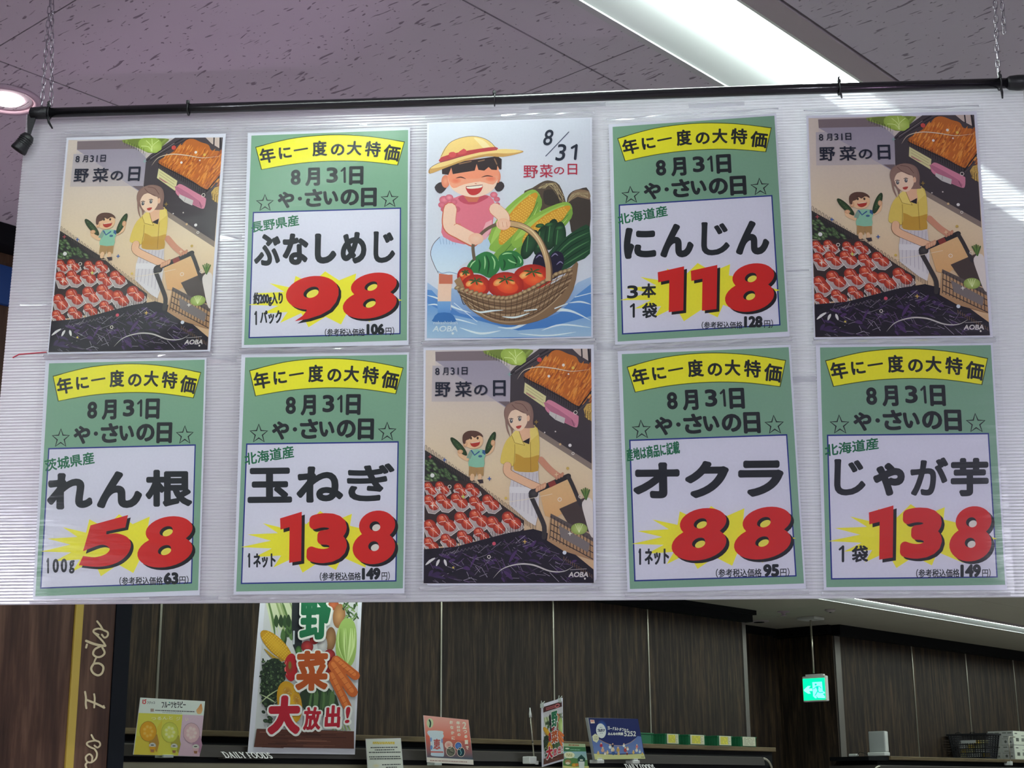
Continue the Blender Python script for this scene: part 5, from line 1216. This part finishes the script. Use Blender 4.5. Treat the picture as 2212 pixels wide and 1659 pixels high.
a.tb('つるんと', 550, 558, 1010, 645, '#f1eecb', 2, 0, 20); a.tb('ジ', 1080, 575, 1170, 650, '#f1eecb', 1); a.tb('い', 1280, 590, 1340, 660, '#f1eecb', 1)
a.poly([(1618, 290), (1560, 370), (1515, 430), (1540, 505), (1610, 505), (1645, 430), (1640, 360)], '#d8884c', 3, '#e8c08a')
for x, y, c1, c2, c3 in ((485, 880, '#f0b030', '#dfa028', '#f6d070'), (945, 900, '#dfe07a', '#c9cc50', '#eef0c8'), (1405, 915, '#e8c8d0', '#d8b0c0', '#f4e2e6')):
    a.poly([(x+20, y+120), (x+190, y+60), (x+230, y+250), (x+180, y+440), (x+20, y+260)], '#b98a3c' if x < 600 else '#a8a040' if x < 1200 else '#b487a8')
    a.ell(x, y, 178, 215, c1, c2, 0, 28); a.stroke([(x+178*math.cos(k*.39), y+215*math.sin(k*.39)) for k in range(16)], 9, '#a8883c' if x < 600 else '#b0ae50' if x < 1200 else '#a88a9c', 0, True)
    for k in range(7): a.ell(x+80*math.cos(k*.9), y+100*math.sin(k*.9), 42, 42, c3, c1, 0, 10)
    a.ell(x+88, y+300, 74, 62, '#eceef0', '#c2bfc0'); a.ell(x+85, y+290, 38, 16, '#6c6a68'); a.poly([(x+20, y+320), (x+155, y+325), (x+125, y+450), (x+45, y+445)], c2); a.poly([(x+45, y+380), (x+125, y+385), (x+110, y+440), (x+55, y+436)], '#9a6a4c')
printed(t, a)
MB().box(-.04, .02, -.012, .06, -.008, .006, .001).build('clip', 'clip', t)

# notice in a clear holder
RN = [(160, 538), (780, 522), (835, 1057), (190, 1057)]
t, q = sheet('notice_sheet', 'pale notice sheet with yellow heading and rows of small text', 'notice', [(6.012, .3), (6.288, .31), (6.322, .06), (6.040, .055)], 6.45, .002, 'white_plastic')
a = Art(q, z=.0004, dz=6e-6).ref([(160, 538), (780, 522), (860, 1320), (215, 1330)])
a.poly([(172, 548), (772, 534), (850, 1310), (225, 1318)], '#d5dad8')
lines(a, 285, 668, (598, 620), '#d8c050', 22, 0, 7)
for k, (x0, x1, y) in enumerate(((245, 720, 690), (320, 665, 732), (215, 775, 775), (220, 780, 853), (230, 785, 888), (450, 790, 992), (520, 720, 1040), (240, 800, 1090), (250, 800, 1140))): lines(a, x0, x1, (y,), '#3c4446', 17, -6, k)
a.ell(345, 1010, 80, 42, '#e0d8b0', '#d5dad8'); printed(t, a)
MB().box(-.11, .11, -.002, .012, -.0, .02, .001).build('holder', 'clip', t)

# card C: coral card with a white tub
RC_ = [(1190, 125), (1985, 200), (2068, 1005), (1255, 965)]
t, q = sheet('promotion_card', 'coral card with a white milk bottle and vertical white writing', 'card', [(6.472, .444), (6.856, .429), (6.901, .166), (6.505, .176)], 6.45, .004, 'card', 'promotion cards on the canopy')
a = Art(q, z=.0004, dz=6e-6).ref(RC_)
a.poly([(1190, 125), (1985, 200), (2020, 600), (1222, 480)], '#e8ada8', 0, '#e2705c'); a.poly([(1222, 480), (2020, 600), (2060, 915), (1250, 875)], '#e2705c', 0, '#38586c'); a.poly([(1250, 875), (2062, 915), (2068, 1005), (1255, 965)], '#e6dede')
a.ell(1302, 265, 58, 88, '#b9c9a4', '#cdd8b4'); a.stroke([(1290, 210), (1310, 260), (1300, 330)], 26, '#2f4a44', 3); 
a.poly([(1270, 400), (1520, 405), (1530, 450), (1545, 500), (1515, 560), (1530, 640), (1545, 760), (1545, 850), (1500, 862), (1330, 848), (1318, 800), (1312, 700), (1300, 520), (1268, 470)], '#cfdcec', 2, '#bccfe6')
a.poly([(1310, 765), (1535, 770), (1535, 795), (1315, 792)], '#c86a6a'); a.tb('恵', 1360, 545, 1485, 735, '#b8504c', 5); a.ell(1318, 560, 18, 40, '#7a9ad4'); a.ell(1512, 580, 16, 40, '#8a9ad0'); a.ell(1325, 700, 22, 40, '#6a90cc')
for tx, x, y0, st, h in (('2つの菌で', 1910, 240, 0, 0), ):
    for c, x0, y0, x1, y1 in (('2', 1875, 238, 1945, 365), ('つ', 1890, 385, 1955, 445), ('の', 1910, 475, 1960, 530), ('菌', 1912, 560, 1975, 640), ('で', 1930, 672, 1982, 735)): a.tb(c, x0, y0, x1, y1, '#f4ece2', 4)
for c, x0, y0, x1, y1 in (('毎', 1765, 225, 1830, 285), ('日', 1775, 310, 1828, 355), ('日', 1780, 370, 1832, 415), ('の', 1785, 445, 1840, 495)): a.tb(c, x0, y0, x1, y1, '#f4ece2', 3)
for k, c in enumerate('おなかに'): a.tb(c, 1645+k*12, 215+k*95, 1705+k*12, 275+k*95, '#f4ece2', 3)
a.ell(1628, 655, 66, 66, '#d88a84', '#e8c8c4'); a.ell(1665, 770, 78, 88, '#8a8a7c', '#4c5048'); a.ell(1800, 670, 60, 66, '#5a8ad8', '#3c62b4'); a.ell(1845, 780, 66, 84, '#1c5060', '#102c3a')
for x, y, rx, ry in ((1628, 655, 66, 66), (1665, 770, 80, 90), (1800, 670, 62, 68), (1845, 780, 68, 86)): a.stroke([(x+rx*math.cos(k*.52), y+ry*math.sin(k*.52)) for k in range(12)], 8, '#e8d8d0', 0, True)
for k in range(6): a.stroke([(1620+k*18, 730+k*14), (1650+k*16, 800)], 8, '#30342e', 0)
a.stroke([(1830, 740), (1850, 790), (1835, 830)], 9, '#8fd0d8', 3); lines(a, 1300, 1950, (930,), '#a8807a', 14, 26, 5); printed(t, a)
MB().box(-.12, -.06, -.004, .06, -.006, .008, .001).build('clip', 'clip', t)

# slender pole stand
t = thing('price_rail_stand', 'thin white pole stand with pointed tip and small square base', 'stand', 7.438, 6.45, 1.776)
MB().box(-.035, .035, -.012, .05, 0, .045, .004).box(.028, .05, -.012, .0, -.004, .018, .001).build('base', 'white_plastic', t)
MB().tube([(.02, 0, .04), (-.012, 0, .30)], .0045, 8).build('pole', 'alu', t, True)
MB().tube([(-.009, 0, .285), (-.0115, 0, .305), (-.0125, 0, .325), (-.014, 0, .345)], .006, 8, rs=[.009, .0085, .005, .0025]).build('tip', 'white_plastic', t, True)
MB().tube([(.008, 0, .130), (.0075, 0, .136)], .0062, 8).build('joint_ring', 'dark_plastic', t, True)

# card F: small green country-house card
RF = [(762, 910), (1175, 910), (1225, 1335), (755, 1335)]
t, q = sheet('promotion_card', 'small green card with a country house and white tub, right of the projecting banner', 'card', [(7.765, .309), (7.997, .308), (8.035, .08), (7.765, .08)], 6.47, .003, 'card', 'promotion cards on the canopy')
a = Art(q, z=.0004, dz=6e-6).ref([(762, 910), (1175, 910), (1245, 1530), (762, 1530)])
a.poly([(762, 910), (1175, 910), (1245, 1530), (762, 1530)], '#a9bb9a'); a.poly([(770, 965), (1178, 965), (1190, 1050), (770, 1050)], '#3f7a52'); a.poly([(770, 1050), (1190, 1040), (1212, 1200), (770, 1210)], '#8fb8d0', 0, '#a8c8b8'); a.poly([(770, 1180), (900, 1150), (1212, 1190), (1235, 1530), (765, 1530)], '#5c8a50')
a.poly([(765, 1290), (1000, 1310), (1235, 1290), (1240, 1530), (765, 1530)], '#d3d08c'); lines(a, 870, 1060, (938,), '#9a6a52', 22, 0, 2); a.ell(845, 1000, 40, 12, '#dfe8dc'); lines(a, 900, 1080, (1015,), '#7fae9a', 18, 0, 4)
a.ell(880, 1110, 98, 56, '#e6e8cc'); lines(a, 825, 935, (1095, 1122), '#b0a860', 16, 0, 5); a.poly([(1030, 1160), (1100, 1095), (1170, 1160), (1170, 1230), (1030, 1230)], '#2a5450')
a.ell(1100, 1175, 72, 46, '#1f4c48'); a.rect(1072, 1178, 1128, 1202, '#e0e8e0'); a.poly([(1045, 1215), (1158, 1215), (1150, 1340), (1058, 1340)], '#d4dde2'); a.ell(855, 1230, 56, 44, '#a8845c'); a.ell(850, 1250, 40, 22, '#ddd6c4'); a.ell(965, 1280, 44, 34, '#e0b43c', '#b8862c'); a.ell(1015, 1272, 30, 26, '#c8783c'); printed(t, a)
MB().box(-.05, .05, -.004, .03, -.0, .012, .001).build('clip', 'clip', t)

# card G: deep blue yogurt card
RG = [(1180, 475), (2035, 490), (2165, 1190), (1300, 1195)]
t, q = sheet('promotion_card', 'deep blue card with a white oval and a crowd of tiny figures', 'card', [(8.002, .477), (8.553, .485), (8.625, .22), (8.071, .208)], 6.45, .02, 'grey_plastic', 'promotion cards on the canopy')
a = Art(q, z=.0004, dz=6e-6).ref(RG)
a.poly([(1195, 480), (2035, 490), (2165, 1190), (1302, 1193)], '#1d2966', 0, '#202e74'); 
a.poly([(1245, 790), (1330, 830), (1480, 910), (1620, 945), (1760, 950), (1900, 900), (1990, 830), (2030, 790), (2090, 800), (2135, 1100), (1290, 1090)], '#5b74b8', 0, '#7088c8'); a.poly([(1282, 1092), (1500, 1105), (1720, 1115), (2140, 1100), (2165, 1190), (1302, 1193)], '#d0d29a')
a.stroke([(1380, 850), (1480, 905), (1620, 950), (1760, 955), (1900, 905), (1990, 840)], 7, '#c8a070', 4)
a.ell(1425, 660, 90, 150, '#3f78d8', '#1e2c6c', -8, 24); a.ell(1405, 700, 82, 128, '#e8ecf4', '#dfe4ee', -8, 24); a.tb('ブルガリア', 1345, 665, 1470, 720, '#1c2c5c', 3); lines(a, 1385, 1422, (640,), '#3c4a80', 10); lines(a, 1385, 1435, (742,), '#5c6a98', 7)
a.poly([(1222, 510), (1290, 515), (1302, 570), (1232, 575)], '#e8d0cc'); a.rect(1235, 522, 1285, 545, '#d88a80')
for k, c in enumerate('ヨーグルトがつなぐ、'): a.tb(c, 1515+k*40, 622+k*5 if c not in 'ー、' else 650+k*5, 1548+k*40 if c != '、' else 1528+k*40, 680+k*4 if c != 'ー' else 662+k*4, '#eef0f4', 2.2)
a.tb('みんなの笑顔', 1518, 725, 1780, 778, '#eef0f4', 2.6); a.tb('5252', 1795, 705, 2000, 795, '#eef0f4', 3)
a.poly([(1255, 790), (1305, 748), (1362, 790), (1368, 850), (1330, 905), (1270, 870)], '#dcdcc0'); lines(a, 1290, 1345, (800, 825, 850), '#8a8a80', 8)
rnd = random.Random(4)
for x, y, r, c in ((1355, 1070, 26, '#e0c878'), (1430, 1010, 34, '#d8a890'), (1405, 930, 30, '#b83048'), (1470, 1080, 24, '#f0e8e8'), (1510, 1060, 26, '#e8d090'), (1555, 960, 30, '#dfe8f4'), (1600, 1000, 40, '#e8dccc'), (1600, 940, 26, '#26304a'), (1610, 1060, 36, '#3a5a9c'), (1690, 1010, 36, '#c8a058'), (1700, 1080, 26, '#dcc080'), (1790, 940, 26, '#e4e8f0'), (1815, 1010, 36, '#b04a50'), (1855, 1000, 26, '#e8e8f0'), (1845, 1085, 22, '#7c3040'), (1955, 1060, 26, '#e0b868'), (2015, 960, 28, '#d87a88'), (2010, 1020, 30, '#e8e0e0'), (2065, 1050, 24, '#c8e0f0'), (2110, 1090, 20, '#e0c060')):
    a.ell(x, y+r*.7, r*.8, r, c, c, 0, 10); a.ell(x, y-r*.5, r*.5, r*.5, '#e8c8a8', '#d8b090', 0, 8)
lines(a, 2095, 2140, (1160,), '#6a6a50', 14); printed(t, a)
for x in (-.19, .20): MB().box(x-.035, x+.035, -.012, .06, -.022, -.0, .003).box(x-.02, x+.02, -.006, .02, -.006, .012).build('foot', 'white_plastic', t)

# ------------------------------------------------------------------ things on the ledges
def tray(ua, ub, note, label):
    w_ = ub-ua; t = thing('green_tray', label, 'tray', ua, 7.10, 1.9535, 'green plastic trays on the ledge')
    m = MB().box(0, w_, 0, .18, 0, .004)
    m.box(0, w_, 0, .004, .004, .074).box(0, w_, .176, .18, .004, .074).box(0, .004, .004, .176, .004, .074).box(w_-.004, w_, .004, .176, .004, .074); m.build('body', 'green_plastic', t)
    MB().box(-.005, w_+.005, -.005, .0, .070, .080, .001).box(-.005, 0, -.005, .185, .070, .080, .001).box(-.005, w_+.005, .18, .185, .07, .08, .001).box(w_, w_+.005, -.005, .185, .07, .08, .001).build('rim', 'green_plastic', t)
    for k in range(6): MB().box(-.004, 0, .02+k*.027, .026+k*.027, .006, .068).build('rib', 'green_plastic', t)
    for k in range(2): MB().box(.008+k*(w_-.022), .014+k*(w_-.022), -.004, 0, .006, .068).build('rib', 'green_plastic', t)
    if note:
        MB().box(.022, w_-.02, -.007, -.004, .006, .078).build('note', 'note', t)
        a = Art([(.022, .078), (w_-.02, .078), (w_-.02, .006), (.022, .006)], z=.0074, dz=2e-5).ref([(0, 0), (100, 0), (100, 100), (0, 100)])
        if note > 1: a.rect(10, 8, 72, 92, '#d8d04a')
        for k in range(6): lines(a, 8, 92, (14+k*14,), '#9a9460' if note > 1 else '#8f9284', 5, 0, k+note)
        a.build('note_print', t).rotation_euler = (math.pi/2, 0, 0)
    return t
for ub_, n_, lb in (((9.40, 9.60), 0, 'green plastic tray without note, just right of the blue card'), ((9.75, 9.94), 2, 'green plastic tray with yellow note, first of the four with notes'), ((10.06, 10.29), 3, 'green plastic tray with wide yellow note, second of the four with notes'),
                    ((10.46, 10.67), 4, 'green plastic tray with yellow note, third of the four with notes'), ((10.80, 11.03), 1, 'green plastic tray with plain white note, at the right end of the ledge')): tray(*ub_, n_, lb)

LZ = 1.9035
t = thing('router_box', 'upright pale grey box with a foot, on the right ledge near the corner', 'box', 13.04, 7.0, LZ)
MB().box(0, .065, 0, .165, .035, .225, .006).build('body', 'grey_plastic', t); MB().box(-.03, .07, -.01, .17, 0, .035, .006).build('foot', 'white_plastic', t)
tag(MB().box(.006, .06, -.004, .002, .04, .22, .001).build('side_panel', 'white_plastic', t), 'white side panel')
t = thing('cable_adapter', 'small white plug with cable lying beside the grey box', 'adapter', 13.00, 7.30, LZ)
MB().box(-.02, .03, -.03, .05, 0, .025, .006).build('body', 'white_plastic', t); MB().tube([(0, -.03, .012), (.0, -.06, .04), (.01, -.10, .03), (.04, -.12, .01)], .003, 6).build('cable', 'dark_plastic', t, True)

t = thing('shopping_basket', 'black lattice shopping basket full of odds and ends on the right ledge', 'basket', 15.10, 6.985, LZ)
def taper(m, x0, x1, y0, y1, z):         # tapered outline at height z (0..0.25)
    f_ = z/.245*.03; return x0-f_, x1+f_, y0-f_*1.2, y1+f_*1.2
LX, LY = .27, .345
m = MB().box(0, LX, 0, LY, 0, .012)
for z in [.012+k*.022 for k in range(11)]:
    a0, a1, b0, b1 = taper(m, 0, LX, 0, LY, z); m.box(a0, a1, b0, b0+.005, z, z+.007).box(a0, a1, b1-.005, b1, z, z+.007).box(a0, a0+.005, b0, b1, z, z+.007).box(a1-.005, a1, b0, b1, z, z+.007)
def bar(m, p, q): m.tube([p, q], .0046, 4)
for k in range(15):
    y = .004+k*(LY-.008)/14; bar(m, (0, y, .01), (-.03, y+(y-LY/2)*.17, .245)); bar(m, (LX, y, .01), (LX+.03, y+(y-LY/2)*.17, .245))
for k in range(11):
    x = .004+k*(LX-.008)/10; bar(m, (x, 0, .01), (x+(x-LX/2)*.2, -.036, .245)); bar(m, (x, LY, .01), (x+(x-LX/2)*.2, LY+.036, .245))
m.build('lattice', 'dark_plastic', t)
MB().box(-.04, LX+.04, -.048, -.028, .235, .252, .002).box(-.04, LX+.04, LY+.028, LY+.048, .235, .252, .002).box(-.04, -.022, -.048, LY+.048, .235, .252, .002).box(LX+.022, LX+.04, -.048, LY+.048, .235, .252, .002).build('rim', 'dark_plastic', t)
for y in (.07, .23): tag(MB().tube([(-.035, y, .252), (-.035, y+.01, .262), (-.035, y+.05, .262), (-.035, y+.06, .252)], .004, 6).build('handle', 'dark_plastic', t, True))
MB().box(-.026, -.020, .08, .24, .155, .185, .001).build('name_plate', 'grey_plastic', t)
rnd = random.Random(9)
KD = (('pale', 'straw-coloured'), ('carton', 'grey'), ('white_plastic', 'white'), ('yellow', 'mustard yellow'))
RW = ('bottom row of the basket', 'second row of the basket', 'third row of the basket', 'top row of the basket')
SD = ('at its left end', 'left of its middle', 'right of its middle', 'at its right end')
for k in range(16):
    row, c_ = k//4, k % 4; mt_, nm_ = KD[(c_+row*3) % 4]
    o = MB().box(-.032, .032, -.028, .028, -.019, .019, .004).build('packet', mt_, None)
    o.location = at(15.10+.12+.03*rnd.random(), 6.985+.29-c_*.078, LZ+.034+.044*row); o.rotation_euler = (0, 0, TH+rnd.uniform(-.25, .25))
    tag(o, 'small %s packet in the %s, %s' % (nm_, RW[row], SD[c_]), 'packet', 'packets inside the basket')

def carton(u, v, z, label):
    t = thing('carton', label, 'carton', u, v, z, 'grey cartons stacked on the right ledge')
    MB().box(0, .40, 0, .138, 0, .146, .002).build('box', 'carton', t)
    a = Art([(-.138, .146), (0, .146), (0, 0), (-.138, 0)], z=.0006, dz=3e-5).ref([(0, 0), (100, 0), (100, 100), (0, 100)])
    a.rect(14, 10, 46, 17, '#5a5d5a'); a.rect(55, 10, 90, 18, '#5a5d5a'); a.rect(20, 38, 55, 44, '#6a6d6a'); a.stroke([(8, 55), (90, 55)], 3, '#6a6d6a', 0, caps=False); a.ell(36, 76, 10, 10, '#55585a'); a.poly([(66, 84), (76, 66), (86, 84)], '#55585a')
    e = a.build('print', t); e.rotation_euler = RQ
    a = Art([(0, .146), (.40, .146), (.40, 0), (0, 0)], z=.0006, dz=3e-5).ref([(0, 0), (100, 0), (100, 100), (0, 100)])
    a.rect(1, 2, 99, 98, '#d3d6d2'); a.rect(10, 14, 26, 22, '#6a6d6a'); a.rect(16, 50, 34, 74, '#5a5d5a'); a.rect(50, 30, 90, 36, '#8a8d8a'); a.rect(50, 50, 80, 74, '#7a7d7a')
    a.build('print', t, 'white printed end').rotation_euler = (math.pi/2, 0, 0)
for (v, z, lb) in ((7.0, 0, 'grey printed carton with white end, lower one at the ledge front'), (7.0, .148, 'grey printed carton with white end, upper one at the ledge front'), (7.142, 0, 'grey carton half behind the basket, lower one next to the wall'), (7.142, .148, 'grey carton half behind the basket, upper one next to the wall')):
    carton(15.84, v, LZ+z, lb)
t = thing('wire_hook', 'bent white wire hook hanging over the front of the right ledge by the cartons', 'hook', 15.62, 6.955, 1.86)
MB().tube([(0, 0, 0), (0, 0, .24), (.02, 0, .27), (.16, 0, .27)], .006, 8).build('wire', 'alu', t, True)
MB().box(-.03, .03, -.01, .06, -.02, .02, .003).build('foot', 'white_plastic', t)

# ------------------------------------------------------------------ script lettering on the left column board
C_ = '#cdbfa4'
RT = [(700, 120), (975, 120), (890, 1497), (600, 1497)]
a = Art([(2.3735, 2.108), (2.479, 2.117), (2.479, 1.678), (2.3735, 1.672)], z=.0012, dz=2e-5).ref([(710, 120), (975, 120), (893, 1497), (605, 1497)])
for w_, pts in ((12, [(820, 240), (850, 280), (868, 310), (905, 330), (905, 360), (880, 375), (858, 350)]), (12, [(868, 310), (830, 300), (795, 310), (792, 330), (830, 350)]), (12, [(792, 330), (860, 400), (885, 440), (870, 440)]),
    (16, [(730, 400), (790, 425), (850, 440), (885, 442)]), (13, [(735, 430), (728, 455)]), (13, [(850, 445), (800, 470), (785, 510), (815, 535), (855, 530), (880, 500), (860, 455)]), (11, [(815, 535), (800, 560), (790, 590)]),
    (14, [(790, 590), (768, 630), (785, 670), (825, 690), (858, 670), (868, 620), (835, 590), (790, 590)]),
    (13, [(715, 828), (722, 880), (720, 930), (725, 968)]), (14, [(722, 895), (780, 920), (830, 945), (875, 970)]), (12, [(790, 850), (795, 890), (790, 965)]), (12, [(870, 955), (868, 970)]),
    (12, [(765, 1205), (790, 1250), (830, 1270), (838, 1300), (815, 1320), (790, 1300)]), (12, [(800, 1255), (740, 1265), (725, 1285), (750, 1310), (790, 1330)]), (12, [(790, 1330), (810, 1370), (800, 1420), (760, 1450), (725, 1440), (715, 1400), (745, 1375), (770, 1400), (765, 1450)]),
    (13, [(725, 1450), (712, 1470), (720, 1500)])):
    a.stroke(pts, w_*1.3, C_, 5)
o = a.build('lettering', wl, 'cream handwritten lettering reading upwards'); o.rotation_euler = (math.pi/2, 0, 0)
# the wall object is rotated about the origin: put the board plane in front of it
o.location = (0, 3.70, 0)
